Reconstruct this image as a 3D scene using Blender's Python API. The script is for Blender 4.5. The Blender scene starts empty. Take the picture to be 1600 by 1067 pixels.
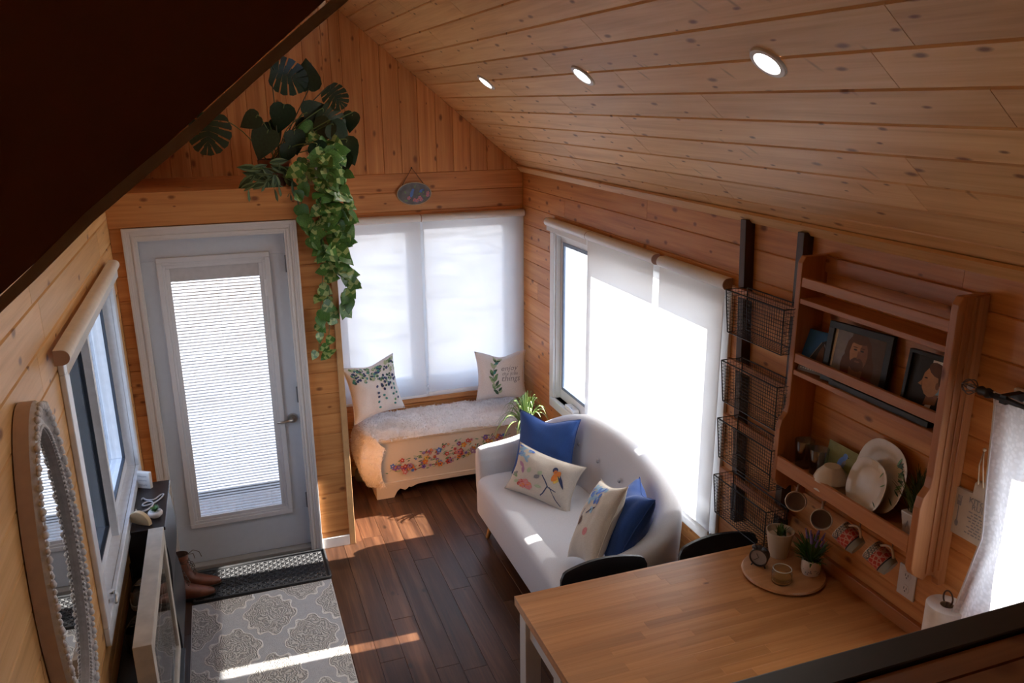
import bpy, bmesh, math, random
from mathutils import Vector, Matrix, noise
PI = math.pi
rnd = random.Random(7)
S = bpy.context.scene
COL = S.collection
V = Vector
W, YD, YB, ZW, SL = 2.73, 4.82, 5.82, 2.27, 0.83      # room width, entry wall, alcove wall, wall height, roof slope
YN = -1.5                                             # wall behind the viewer
RX = W / 2                                            # ridge
ZR = ZW + SL * RX

# ------------------------------------------------------------------ camera
cd = bpy.data.cameras.new('camera'); cam = bpy.data.objects.new('camera', cd); COL.objects.link(cam)
cd.sensor_fit = 'HORIZONTAL'; cd.sensor_width = 36; cd.lens = 1277.4 / 1600 * 36; cd.clip_start = 0.02
Rm = [(0.94109686, -0.33802993, -0.00851272), (0.10367555, 0.2644936, 0.95879848), (0.32185102, 0.9032048, -0.28395953)]
m = Matrix(((Rm[0][0], Rm[1][0], -Rm[2][0], 0.5597), (Rm[0][1], Rm[1][1], -Rm[2][1], 0.0), (Rm[0][2], Rm[1][2], -Rm[2][2], 2.7662), (0, 0, 0, 1)))
cam.matrix_world = m
cd.dof.use_dof = False
S.camera = cam
# ------------------------------------------------------------------ sky, sun, exposure
S.view_settings.view_transform = 'Standard'; S.view_settings.look = 'None'; S.view_settings.gamma = 1
S.view_settings.use_curve_mapping = False
S.view_settings.exposure = 1.1
SUN = 14.5; SKY = 2.1; LED = 10.0; LAMP = 5.5
S.cycles.use_denoising = True
S.cycles.max_bounces = 14; S.cycles.diffuse_bounces = 7; S.cycles.transmission_bounces = 8; S.cycles.transparent_max_bounces = 16
S.cycles.sample_clamp_indirect = 6; S.cycles.caustics_reflective = False; S.cycles.caustics_refractive = False
wd = bpy.data.worlds.new('sky'); S.world = wd; wd.use_nodes = True
nt = wd.node_tree; nt.nodes.clear()
bg = nt.nodes.new('ShaderNodeBackground'); out = nt.nodes.new('ShaderNodeOutputWorld')
tc = nt.nodes.new('ShaderNodeTexCoord'); sp = nt.nodes.new('ShaderNodeSeparateXYZ'); rp = nt.nodes.new('ShaderNodeValToRGB')
nt.links.new(tc.outputs['Generated'], sp.inputs[0]); nt.links.new(sp.outputs['Z'], rp.inputs[0]); nt.links.new(rp.outputs[0], bg.inputs[0])
rp.color_ramp.elements[0].position = 0.0; rp.color_ramp.elements[0].color = (0.84, 0.91, 1.0, 1)
rp.color_ramp.elements[1].position = 0.7; rp.color_ramp.elements[1].color = (0.42, 0.62, 1.0, 1)
bg.inputs[1].default_value = SKY; nt.links.new(bg.outputs[0], out.inputs[0])
sl = bpy.data.lights.new('sun', 'SUN'); sl.energy = SUN; sl.angle = 0.009; sl.color = (1.0, 0.93, 0.84)
so = bpy.data.objects.new('sun', sl); COL.objects.link(so); so.location = (8, 4, 6)
so.rotation_euler = V((-1, 0.025, -0.73)).to_track_quat('-Z', 'Y').to_euler()
for nm, loc, rot, sx, sy in (('right', (W + .2, 4.1, 1.3), (0, PI / 2, 0), 1.25, 2.1), ('left', (-.2, 3.73, 1.4), (0, -PI / 2, 0), 1.0, 1.4),
                             ('alcove', (1.97, YB + .2, 1.3), (-PI / 2, 0, 0), 1.35, 1.3), ('entry', (.52, YD + .3, 1.06), (-PI / 2, 0, 0), .6, 1.6),
                             ('kitchen', (W + .2, 1.15, 1.55), (0, PI / 2, 0), .7, .9)):
    pl_ = bpy.data.lights.new('daylight_portal_' + nm, 'AREA'); pl_.shape = 'RECTANGLE'; pl_.size = sx; pl_.size_y = sy
    pl_.cycles.is_portal = True
    po = bpy.data.objects.new('daylight_portal_' + nm, pl_); COL.objects.link(po); po.location = loc; po.rotation_euler = rot

# ------------------------------------------------------------------ materials
MATS = {}
def newmat(name):
    mt = bpy.data.materials.new(name); mt.use_nodes = True; n = mt.node_tree
    b = n.nodes['Principled BSDF']; MATS[name] = mt
    return mt, n, b
def N(n, t, **k):
    nd = n.nodes.new('ShaderNode' + t)
    for a, v in k.items(): setattr(nd, a, v)
    return nd
def L(n, a, b): n.links.new(a, b)
def ramp(n, fac, stops):
    r = N(n, 'ValToRGB'); L(n, fac, r.inputs[0]); e = r.color_ramp.elements
    e[0].position, e[0].color = stops[0][0], (*stops[0][1], 1)
    e[1].position, e[1].color = stops[-1][0], (*stops[-1][1], 1)
    for p, c in stops[1:-1]:
        x = e.new(p); x.color = (*c, 1)
    return r.outputs[0]
def mathn(n, op, a, b=None, c=None):
    x = N(n, 'Math', operation=op)
    for i, v in enumerate((a, b, c)):
        if v is None: continue
        if isinstance(v, (int, float)): x.inputs[i].default_value = v
        else: L(n, v, x.inputs[i])
    return x.outputs[0]
def mixc(n, f, a, b, mode='MIX'):
    x = N(n, 'MixRGB', blend_type=mode)
    for i, v in enumerate((f, a, b)):
        if isinstance(v, (int, float)): x.inputs[i].default_value = v
        elif isinstance(v, tuple): x.inputs[i].default_value = (*v, 1)
        else: L(n, v, x.inputs[i])
    return x.outputs[0]
def plain(name, col, rough=.5, metal=0, var=.06, scale=30, bump=0, spec=.5, **k):
    if name in MATS: return MATS[name]
    mt, n, b = newmat(name)
    t = N(n, 'TexCoord'); ns = N(n, 'TexNoise'); ns.inputs['Scale'].default_value = scale; ns.inputs['Detail'].default_value = 4
    L(n, t.outputs['Object'], ns.inputs['Vector'])
    lo = tuple(max(0, c * (1 - var)) for c in col); hi = tuple(min(1, c * (1 + var)) for c in col)
    L(n, ramp(n, ns.outputs['Fac'], [(.3, lo), (.7, hi)]), b.inputs['Base Color'])
    b.inputs['Roughness'].default_value = rough; b.inputs['Metallic'].default_value = metal
    b.inputs['Specular IOR Level'].default_value = spec
    if bump:
        bp = N(n, 'Bump'); bp.inputs['Strength'].default_value = bump; bp.inputs['Distance'].default_value = .004
        L(n, ns.outputs['Fac'], bp.inputs['Height']); L(n, bp.outputs[0], b.inputs['Normal'])
    for a, v in k.items(): b.inputs[a.replace('_', ' ')].default_value = v
    return mt
def wood(name, axis, dark, mid, light, knots=.5, kd=(.17, .05, .016), rough=.45, grain=26, var=.22, kscale=(1.6, 7.5), streak=0):
    """grain along axis 0/1/2 of world coordinates, each piece with its own offset and tone"""
    mt, n, b = newmat(name)
    t = N(n, 'TexCoord'); oi = N(n, 'ObjectInfo'); s = N(n, 'SeparateXYZ'); L(n, t.outputs['Object'], s.inputs[0])
    c = [s.outputs[i] for i in range(3)]
    al = c[axis]; o = [c[i] for i in range(3) if i != axis]
    rr = mathn(n, 'MULTIPLY', oi.outputs['Random'], 37.0)
    cr = mathn(n, 'ADD', o[0], mathn(n, 'MULTIPLY', o[1], 1.0))
    def vec(sa, sc, sz):
        cb = N(n, 'CombineXYZ')
        L(n, mathn(n, 'ADD', mathn(n, 'MULTIPLY', al, sa), rr), cb.inputs[0])
        L(n, mathn(n, 'ADD', mathn(n, 'MULTIPLY', o[0], sc), rr), cb.inputs[1])
        L(n, mathn(n, 'MULTIPLY', o[1], sc), cb.inputs[2])
        return cb.outputs[0]
    n1 = N(n, 'TexNoise'); n1.inputs['Scale'].default_value = 1; n1.inputs['Detail'].default_value = 5; n1.inputs['Distortion'].default_value = .6
    L(n, vec(1.3, grain, 1), n1.inputs['Vector'])
    n2 = N(n, 'TexNoise'); n2.inputs['Scale'].default_value = 1; n2.inputs['Detail'].default_value = 2
    L(n, vec(4, grain * 5, 1), n2.inputs['Vector'])
    f = mathn(n, 'ADD', mathn(n, 'MULTIPLY', n1.outputs['Fac'], .75), mathn(n, 'MULTIPLY', n2.outputs['Fac'], .25))
    col = ramp(n, f, [(.3, dark), (.5, mid), (.68, light)])
    tone = mathn(n, 'ADD', mathn(n, 'MULTIPLY', oi.outputs['Random'], var), 1 - var / 2)
    hs = N(n, 'HueSaturation'); L(n, tone, hs.inputs['Value']); L(n, col, hs.inputs['Color']); col = hs.outputs[0]
    if knots:
        vo = N(n, 'TexVoronoi', feature='F1', voronoi_dimensions='2D'); vo.inputs['Scale'].default_value = 1; vo.inputs['Randomness'].default_value = 1
        cb = N(n, 'CombineXYZ'); L(n, mathn(n, 'ADD', mathn(n, 'MULTIPLY', al, kscale[0] * 3.2), rr), cb.inputs[0])
        L(n, mathn(n, 'ADD', mathn(n, 'ADD', mathn(n, 'MULTIPLY', mathn(n, 'SUBTRACT', o[0], o[1]), kscale[1] * 1.25), mathn(n, 'MULTIPLY', n1.outputs['Fac'], .22)), rr), cb.inputs[1])
        L(n, cb.outputs[0], vo.inputs['Vector'])
        sc = N(n, 'SeparateColor'); L(n, vo.outputs['Color'], sc.inputs[0])
        has = mathn(n, 'GREATER_THAN', sc.outputs[0], 1 - knots)
        rad = mathn(n, 'ADD', mathn(n, 'MULTIPLY', sc.outputs[1], .09), .03)
        d = mathn(n, 'DIVIDE', vo.outputs['Distance'], rad)
        mr = N(n, 'MapRange'); mr.inputs[1].default_value = .55; mr.inputs[2].default_value = 1.5; mr.inputs[3].default_value = 1; mr.inputs[4].default_value = 0
        L(n, d, mr.inputs[0]); k = mathn(n, 'MULTIPLY', mr.outputs[0], has)
        col = mixc(n, mathn(n, 'MULTIPLY', k, .85), col, kd)
    if streak:
        vo = N(n, 'TexVoronoi', feature='F1', voronoi_dimensions='2D'); vo.inputs['Scale'].default_value = 1
        ac = mathn(n, 'SUBTRACT', o[0], o[1]); cb = N(n, 'CombineXYZ')
        L(n, mathn(n, 'ADD', mathn(n, 'MULTIPLY', mathn(n, 'ADD', al, mathn(n, 'MULTIPLY', ac, .35)), 11), rr), cb.inputs[0]); L(n, mathn(n, 'ADD', mathn(n, 'MULTIPLY', ac, 2.6), rr), cb.inputs[1])
        L(n, cb.outputs[0], vo.inputs['Vector']); sc = N(n, 'SeparateColor'); L(n, vo.outputs['Color'], sc.inputs[0])
        has = mathn(n, 'GREATER_THAN', sc.outputs[1], 1 - streak * .45); mr = N(n, 'MapRange'); mr.inputs[1].default_value = .02; mr.inputs[2].default_value = .12; mr.inputs[3].default_value = .55; mr.inputs[4].default_value = 0
        L(n, vo.outputs['Distance'], mr.inputs[0]); col = mixc(n, mathn(n, 'MULTIPLY', mr.outputs[0], has), col, (.20, .085, .03))
    L(n, col, b.inputs['Base Color']); b.inputs['Roughness'].default_value = rough
    bp = N(n, 'Bump'); bp.inputs['Strength'].default_value = .12; bp.inputs['Distance'].default_value = .002
    L(n, n2.outputs['Fac'], bp.inputs['Height']); L(n, bp.outputs[0], b.inputs['Normal'])
    return mt
PD, PM, PL_ = (.44, .165, .048), (.60, .265, .088), (.70, .35, .13)
pine = [wood('pine_%s' % 'xyz'[i], i, PD, PM, PL_, knots=.5) for i in range(3)]
cpine = wood('pine_ceiling', 1, (.58, .31, .125), (.72, .43, .19), (.80, .52, .25), knots=.5, streak=.5)
lpine = wood('pine_left', 1, (.54, .28, .10), (.68, .385, .15), (.76, .46, .20), knots=.45)
fwood = wood('walnut_floor', 1, (.028, .012, .007), (.078, .034, .018), (.155, .072, .036), knots=.12, kd=(.02, .01, .006), rough=.34, grain=18, var=.36)
block = wood('butcher_block', 0, (.42, .18, .060), (.53, .25, .090), (.60, .30, .12), knots=.05, kd=(.2, .08, .03), rough=.32, grain=30, var=.3)
shelfw = [wood('shelf_wood_%s' % 'xyz'[i], i, (.34, .13, .045), (.43, .175, .065), (.5, .22, .085), knots=.08, rough=.42, var=.08) for i in range(3)]
darkwood = wood('dark_post_wood', 2, (.03, .016, .010), (.055, .028, .016), (.08, .04, .022), knots=0)
white = plain('white_paint', (.74, .74, .76), .35, var=.02)
doorw = plain('door_paint', (.60, .64, .70), .4, var=.02)
vinyl = plain('white_vinyl', (.78, .80, .82), .3, var=.02)
black = plain('black_paint', (.012, .012, .014), .45, var=.2)
blackw = plain('black_wire', (.01, .01, .012), .4, metal=.3)
chrome = plain('brushed_nickel', (.55, .53, .50), .28, metal=1)
brownp = plain('dark_brown_board', (.52, .29, .21), .8, var=.10, scale=3)
def glass(name='window_glass', tint=(1, 1, 1), a=.94, r0=.035):
    if name in MATS: return MATS[name]
    mt, n, b = newmat(name); n.nodes.remove(b); o = n.nodes['Material Output']
    tr = N(n, 'BsdfTransparent'); tr.inputs[0].default_value = (*[c * a for c in tint], 1)
    gl = N(n, 'BsdfGlossy'); gl.inputs['Roughness'].default_value = .02
    fr = N(n, 'LayerWeight'); fr.inputs['Blend'].default_value = .5
    rf = mathn(n, 'ADD', mathn(n, 'MULTIPLY', mathn(n, 'POWER', fr.outputs['Facing'], 5.0), .9), r0)
    mx = N(n, 'MixShader'); L(n, rf, mx.inputs[0]); L(n, tr.outputs[0], mx.inputs[1]); L(n, gl.outputs[0], mx.inputs[2])
    L(n, mx.outputs[0], o.inputs[0]); return mt
def sheer(name, col, op, trl=.6, weave=0):
    """woven screen cloth: part of the light passes straight, part is scattered through"""
    if name in MATS: return MATS[name]
    mt, n, b = newmat(name); n.nodes.remove(b); o = n.nodes['Material Output']
    tr = N(n, 'BsdfTransparent'); tl = N(n, 'BsdfTranslucent'); tl.inputs[0].default_value = (*col, 1)
    df = N(n, 'BsdfDiffuse'); df.inputs[0].default_value = (*col, 1)
    m1 = N(n, 'MixShader'); m1.inputs[0].default_value = trl; L(n, df.outputs[0], m1.inputs[1]); L(n, tl.outputs[0], m1.inputs[2])
    m2 = N(n, 'MixShader'); L(n, tr.outputs[0], m2.inputs[1]); L(n, m1.outputs[0], m2.inputs[2])
    if weave:
        t = N(n, 'TexCoord'); v = N(n, 'TexVoronoi'); v.inputs['Scale'].default_value = weave; L(n, t.outputs['Object'], v.inputs[0])
        r = N(n, 'MapRange'); r.inputs[1].default_value = .35; r.inputs[2].default_value = .6; r.inputs[3].default_value = op + .06; r.inputs[4].default_value = op - .10
        L(n, v.outputs['Distance'], r.inputs[0]); L(n, r.outputs[0], m2.inputs[0])
    else: m2.inputs[0].default_value = op
    L(n, m2.outputs[0], o.inputs[0]); return mt
blindm = sheer('blind_cloth', (.86, .86, .86), .76, .42)
blindb = sheer('blind_cloth_alcove', (.80, .81, .83), .64, .46)
lace = sheer('lace_cloth', (.90, .91, .94), .84, .6, weave=75)

# ------------------------------------------------------------------ mesh builder
class MB:
    def __init__(s): s.v, s.f, s.m = [], [], []
    def add(s, vs, fs, mi=0):
        k = len(s.v); s.v += [tuple(p) for p in vs]; s.f += [tuple(i + k for i in f) for f in fs]; s.m += [mi] * len(fs); return s
    def box(s, a, b, mi=0):
        (x0, y0, z0), (x1, y1, z1) = [min(p, q) for p, q in zip(a, b)], [max(p, q) for p, q in zip(a, b)]
        return s.add([(x0, y0, z0), (x1, y0, z0), (x1, y1, z0), (x0, y1, z0), (x0, y0, z1), (x1, y0, z1), (x1, y1, z1), (x0, y1, z1)],
                     [(0, 3, 2, 1), (4, 5, 6, 7), (0, 1, 5, 4), (1, 2, 6, 5), (2, 3, 7, 6), (3, 0, 4, 7)], mi)
    def bar(s, p, q, w, h, up=(0, 0, 1), mi=0):
        p, q = V(p), V(q); d = (q - p).normalized(); r = d.cross(V(up)); r = r.normalized() if r.length > 1e-6 else V((1, 0, 0)); u = r.cross(d)
        vs = [c + r * a * w / 2 + u * b_ * h / 2 for c in (p, q) for a, b_ in ((-1, -1), (1, -1), (1, 1), (-1, 1))]
        return s.add(vs, [(0, 1, 2, 3), (7, 6, 5, 4), (0, 4, 5, 1), (1, 5, 6, 2), (2, 6, 7, 3), (3, 7, 4, 0)], mi)
    def tube(s, pts, r, n=8, mi=0, closed=False, caps=True):
        pts = [V(p) for p in pts]; rs = r if isinstance(r, (list, tuple)) else [r] * len(pts); k = len(pts); vs = []; fs = []
        prev = None
        for i, p in enumerate(pts):
            if closed: d = pts[(i + 1) % k] - pts[i - 1]
            else: d = pts[min(i + 1, k - 1)] - pts[max(i - 1, 0)]
            d.normalize()
            if prev is None:
                a = V((0, 0, 1)) if abs(d.z) < .9 else V((1, 0, 0)); x = d.cross(a).normalized()
            else: x = (prev - d * prev.dot(d)).normalized()
            prev = x; y = d.cross(x)
            vs += [p + (x * math.cos(2 * PI * j / n) + y * math.sin(2 * PI * j / n)) * rs[i] for j in range(n)]
        for i in range(k if closed else k - 1):
            for j in range(n):
                a, b = i * n + j, i * n + (j + 1) % n; c, d2 = ((i + 1) % k) * n + (j + 1) % n, ((i + 1) % k) * n + j
                fs.append((a, b, c, d2))
        if caps and not closed: fs += [tuple(range(n))[::-1], tuple((k - 1) * n + j for j in range(n))]
        return s.add(vs, fs, mi)
    def lathe(s, prof, o=(0, 0, 0), ax=(0, 0, 1), n=24, mi=0, sc=(1, 1)):
        o = V(o); ax = V(ax).normalized(); x = ax.cross(V((0, 0, 1))); x = x.normalized() if x.length > 1e-4 else V((1, 0, 0)); y = ax.cross(x)
        vs, fs = [], []
        for r, h in prof: vs += [o + ax * h + (x * math.cos(2 * PI * j / n) * sc[0] + y * math.sin(2 * PI * j / n) * sc[1]) * r for j in range(n)]
        for i in range(len(prof) - 1):
            for j in range(n): fs.append((i * n + j, i * n + (j + 1) % n, (i + 1) * n + (j + 1) % n, (i + 1) * n + j))
        return s.add(vs, fs, mi)
    def prism(s, poly, o, u, v, w, mi=0):
        """polygon in (u,v) at o extruded by vector w"""
        o, u, v, w = V(o), V(u), V(v), V(w); n = len(poly)
        a = [o + u * p[0] + v * p[1] for p in poly]; vs = a + [p + w for p in a]
        fs = [tuple(range(n))[::-1], tuple(range(n, 2 * n))] + [(i, (i + 1) % n, n + (i + 1) % n, n + i) for i in range(n)]
        return s.add(vs, fs, mi)
    def grid(s, fn, nu, nv, mi=0, cu=False, cv=False):
        vs = [fn(i / nu, j / nv) for i in range(nu + (0 if cu else 1)) for j in range(nv + (0 if cv else 1))]
        ku, kv = nu + (0 if cu else 1), nv + (0 if cv else 1); fs = []
        for i in range(nu):
            for j in range(nv): fs.append((i * kv + j, ((i + 1) % ku) * kv + j, ((i + 1) % ku) * kv + (j + 1) % kv, i * kv + (j + 1) % kv))
        return s.add(vs, fs, mi)
    def ball(s, c, r, n=12, mi=0, sc=(1, 1, 1)):
        return s.grid(lambda a, b: (c[0] + r * sc[0] * math.sin(PI * b) * math.cos(2 * PI * a), c[1] + r * sc[1] * math.sin(PI * b) * math.sin(2 * PI * a), c[2] + r * sc[2] * math.cos(PI * b)), n, max(4, n // 2), mi, cu=True)
    def mesh(s, name, mats, smooth=False, fix=True):
        me = bpy.data.meshes.new(name); me.from_pydata(s.v, [], s.f)
        for q in (mats if isinstance(mats, (list, tuple)) else [mats]): me.materials.append(q)
        me.polygons.foreach_set('material_index', s.m)
        if fix:
            bm = bmesh.new(); bm.from_mesh(me)
            if smooth: bmesh.ops.remove_doubles(bm, verts=bm.verts, dist=1e-5)
            bmesh.ops.recalc_face_normals(bm, faces=bm.faces)
            bm.to_mesh(me); bm.free()
        if smooth:
            me.polygons.foreach_set('use_smooth', [True] * len(me.polygons))
        return me
    def build(s, name, mats, parent=None, smooth=False, bevel=0, fix=True, auto=False, **props):
        me = s.mesh(name, mats, smooth, fix); o = bpy.data.objects.new(name, me); COL.objects.link(o)
        if auto and smooth:
            me.set_sharp_from_angle(angle=math.radians(40))
        if bevel:
            md = o.modifiers.new('edge', 'BEVEL'); md.width = bevel; md.segments = 2; md.limit_method = 'ANGLE'
        if parent is not None: link(o, parent)
        for k, v in props.items(): o[k] = v
        return o
def wmat(o):
    mm = o.matrix_basis.copy()
    if o.parent: mm = wmat(o.parent) @ o.matrix_parent_inverse @ mm
    return mm
def link(o, parent):
    o.parent = parent; o.matrix_parent_inverse = wmat(parent).inverted()
def thing(name, label, cat, loc=(0, 0, 0), group=None):
    o = bpy.data.objects.new(name, None); COL.objects.link(o); o.location = loc; o.empty_display_size = .05
    o['label'] = label; o['category'] = cat
    if group: o['group'] = group
    return o
def tag(o, label, cat, group=None, kind=None):
    o['label'] = label; o['category'] = cat
    if group: o['group'] = group
    if kind: o['kind'] = kind
    return o
def dup(o, label=None, parent=None, **k):
    c = o.copy(); COL.objects.link(c)
    if parent is not None: c.parent = parent
    if label: c['label'] = label
    for ch in [x for x in o.children]: dup(ch, parent=c)
    return c
def inst(mesh, name, mtx, parent):
    o = bpy.data.objects.new(name, mesh); COL.objects.link(o); o.parent = parent; o.matrix_parent_inverse = wmat(parent).inverted(); o.matrix_basis = mtx
    return o

# ------------------------------------------------------------------ board surfaces
def free(ints, a, b):
    r = [(a, b)]
    for p, q in ints:
        nr = []
        for x, y in r:
            if q <= x or p >= y: nr.append((x, y)); continue
            if p > x: nr.append((x, p))
            if q < y: nr.append((q, y))
        r = nr
    return [(x, y) for x, y in r if y - x > .004]
def boards(parent, o, u, v, n, ulen, rows, mat, holes=(), joint=None, t=.014, g=.004, gd=.005, top=None, name='plank', ge=.0012, stuff=None):
    """rows: list of (v0, v1); holes: (u0,u1,v0,v1); top(v)->umax"""
    o, u, v, n = V(o), V(u), V(v), V(n)
    for ri, (v0, v1) in enumerate(rows):
        hs = [h for h in holes if h[2] < v1 - .002 and h[3] > v0 + .002]
        br = sorted({v0, v1, *[x for h in hs for x in h[2:] if v0 + .004 < x < v1 - .004]})
        js = [0.0]
        if joint:
            js += [x for x in joint(ri) if 0.02 < x < ulen - .02]
        js.append(ulen)
        for k in range(len(js) - 1):
            ja, jb = js[k], js[k + 1]; comps = []
            for bi in range(len(br) - 1):
                va, vb = br[bi], br[bi + 1]
                cut = [(h[0], h[1]) for h in hs if h[2] < vb - .002 and h[3] > va + .002]
                for (x, y) in free(cut, ja, jb):
                    hit = [c for c in comps if any(q[3] == va and q[0] < y and q[1] > x for q in c)]
                    new = [(x, y, va, vb)]
                    for c in hit: new += c; comps.remove(c)
                    comps.append(new)
            for c in comps:
                mb = MB()
                for (x, y, va, vb) in c:
                    ga = g if va == v0 else 0; gb = g if vb == v1 else 0
                    ya, yb = (y, y) if top is None else (top(va), top(vb))
                    if top is not None and min(ya, yb) < .0: ya = max(ya, .001); yb = max(yb, .001)
                    P = lambda uu, vv, nn: o + u * uu + v * vv + n * nn
                    lo = [(x, va), (ya, va), (yb, vb), (x, vb)]
                    hi = [(x + ge, va + ga), (ya - ge, va + ga), (yb - ge, vb - gb), (x + ge, vb - gb)]
                    vs = [P(a, b, 0) for a, b in lo] + [P(a, b, t - gd) for a, b in lo] + [P(a, b, t) for a, b in hi]
                    fs = [(8, 9, 10, 11)] + [(i + 4, (i + 1) % 4 + 4, (i + 1) % 4 + 8, i + 8) for i in range(4)] + [(i, (i + 1) % 4, (i + 1) % 4 + 4, i + 4) for i in range(4)]
                    if ga == 0: pass
                    mb.add(vs, fs)
                mb.build(name, mat, parent)
def rowsof(a, b, p, off=0):
    r = []; x = a - off
    while x < b - .003:
        r.append((max(a, x), min(b, x + p))); x += p
    return r
def holed(mb, axis, at0, at1, rect, holes):
    """solid slab between at0..at1 on axis (0=X,1=Y) over rect (a0,a1,z0,z1) with rectangular holes"""
    a0, a1, z0, z1 = rect
    zs = sorted({z0, z1, *[max(z0, min(z1, z)) for h in holes for z in h[2:]]})
    for i in range(len(zs) - 1):
        za, zb = zs[i], zs[i + 1]
        if zb - za < 1e-4: continue
        for p, q in free([(h[0], h[1]) for h in holes if h[2] < zb - 1e-4 and h[3] > za + 1e-4], a0, a1):
            mb.box((at0, p, za), (at1, q, zb)) if axis == 0 else mb.box((p, at0, za), (q, at1, zb))
    return mb
def jn(seed, lo, hi, length):
    def f(ri):
        r = random.Random(seed * 1000 + ri); x = r.uniform(.2, hi); out = []
        while x < length: out.append(x); x += r.uniform(lo, hi)
        return out
    return f
# ------------------------------------------------------------------ room shell
GY = (2.95, 5.235)
HR = [(3.135, 5.17, .68, 1.88), (.72, 1.58, 1.25, 1.88)]            # right wall openings (y0,y1,z0,z1)
HL = [(3.03, 4.47, .90, 1.90)]
HB = [(1.29, 2.655, .63, 1.92)]                                     # alcove wall opening (x0,x1,z0,z1)
HD = [(.105, .925, -.02, 2.06)]                                     # entry door opening
T = .014
sheath = plain('wall_core', (.30, .18, .09), .8)
# floor
fl = MB().box((-.14, YN, -.12), (W + .14, YB + .14, -T)).build('floor', plain('subfloor', (.02, .012, .008), .9), kind='structure')
boards(fl, (0, .9, -T), (0, 1, 0), (1, 0, 0), (0, 0, 1), YB - .9, rowsof(0, W, .128, .05), fwood, joint=jn(3, .75, 1.25, 5), t=T, g=.0018, gd=.0025, ge=.0012)
boards(fl, (0, YN, -T), (0, 1, 0), (1, 0, 0), (0, 0, 1), .9 - YN, rowsof(0, W, .256), fwood, t=T, g=.0018, gd=.0025)
# right wall
wr = holed(MB(), 0, W + T, W + .14, (YN, YB + .14, -.1, ZW + .05), HR).build('wall_right', sheath, kind='structure')
hr = [(a - YN, b - YN, c, d) for a, b, c, d in HR]
rows = [(max(0, ZW - .1345 * (k + 1)), ZW - .1345 * k) for k in range(17)]
boards(wr, (W + T, YN, 0), (0, 1, 0), (0, 0, 1), (-1, 0, 0), YB - YN, rows, pine[1], hr, jn(5, 1.3, 2.9, 7.3), t=T)
# left wall
ZL = 2.312
wl = holed(MB(), 0, -.14, -T, (YN, YD + .12, -.1, ZL + .02), HL).build('wall_left', sheath, kind='structure')
hl = [(a - YN, b - YN, c, d) for a, b, c, d in HL]
rows = [(max(0, ZL - .1345 * (k + 1)), ZL - .1345 * k) for k in range(18)]
boards(wl, (-T, YN, 0), (0, 1, 0), (0, 0, 1), (1, 0, 0), YD - YN, rows, lpine, hl, jn(9, .9, 1.9, 6.4), t=T, g=.005)
# alcove wall with gable
wb = holed(MB(), 1, YB + T, YB + .14, (1.07, W + .14, -.1, ZW), HB)
wb.prism([(-.14, ZW), (W + .14, ZW), (W + .14, ZW + .02), (RX, ZR + .1), (-.14, ZW + .02)], (0, YB + T, 0), (1, 0, 0), (0, 0, 1), (0, .126, 0))
wb = wb.build('wall_back', sheath, kind='structure')
rows = [(max(0, ZW - .1345 * (k + 1)), ZW - .1345 * k) for k in range(17)]
boards(wb, (1.18, YB + T, 0), (1, 0, 0), (0, 0, 1), (0, -1, 0), W - 1.18, rows, pine[0], [(a - 1.18, b - 1.18, c, d) for a, b, c, d in HB], t=T)
def gtop(x):
    return (ZW + SL * (W - x) if x >= RX else ZL + SL * x) - ZW
rws = sorted([(1.4385 + .1265 * k, 1.4385 + .1265 * (k + 1)) for k in range(-12, 11)])
rws = [(max(0, a), min(W, b)) for a, b in rws if b > .002 and a < W - .002]
r2 = []
for a, b in rws:
    if a < RX < b: r2 += [(a, RX), (RX, b)]
    else: r2.append((a, b))
boards(wb, (0, YB + T, ZW), (0, 0, 1), (1, 0, 0), (0, -1, 0), 2, r2, pine[2], top=gtop, t=T, g=.0032)
# entry wall (door wall, stands forward of the alcove) and its return
we = holed(MB(), 1, YD + T, YD + .12, (-.14, 1.18, -.1, 2.16), HD)
we = we.build('wall_entry', sheath, kind='structure')
rows = [(max(0, 2.125 - .1345 * (k + 1)), 2.125 - .1345 * k) for k in range(16)]
boards(we, (0, YD + T, 0), (1, 0, 0), (0, 0, 1), (0, -1, 0), 1.15, rows, pine[0], HD, t=T, g=.003)
ws = MB().box((1.07, YD + .12, -.1), (1.18 - T, YB + .14, 2.13)).build('wall_return', sheath, kind='structure')
boards(ws, (1.18 - T, YD + .01, 0), (0, 1, 0), (0, 0, 1), (1, 0, 0), YB - YD - .01, [(max(0, 2.13 - .1345 * (k + 1)), 2.13 - .1345 * k) for k in range(16)], pine[1], t=T)
# ledge above the door
ld = thing('plant_ledge', 'pine boxed ledge above the white door carrying the houseplants', 'ledge', (.59, YD, 2.125)); 
MB().box((0, YD - .022, 2.125), (1.182, YD + .004, 2.306)).build('front_board', pine[0], ld, bevel=.002)
MB().box((0, YD + .004, 2.27), (1.182, YB, 2.296)).build('ledge_top', pine[0], ld)
MB().box((0, YD + .02, 2.135), (1.16, YB, 2.16)).build('soffit', pine[0], ld)
tr = MB().box((1.145, YD - .012, 0), (1.182, YD + .03, 2.125)).build('trim_1', plain('corner_trim_wood', (.60, .36, .17), .45), kind='structure', bevel=.002)
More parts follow.
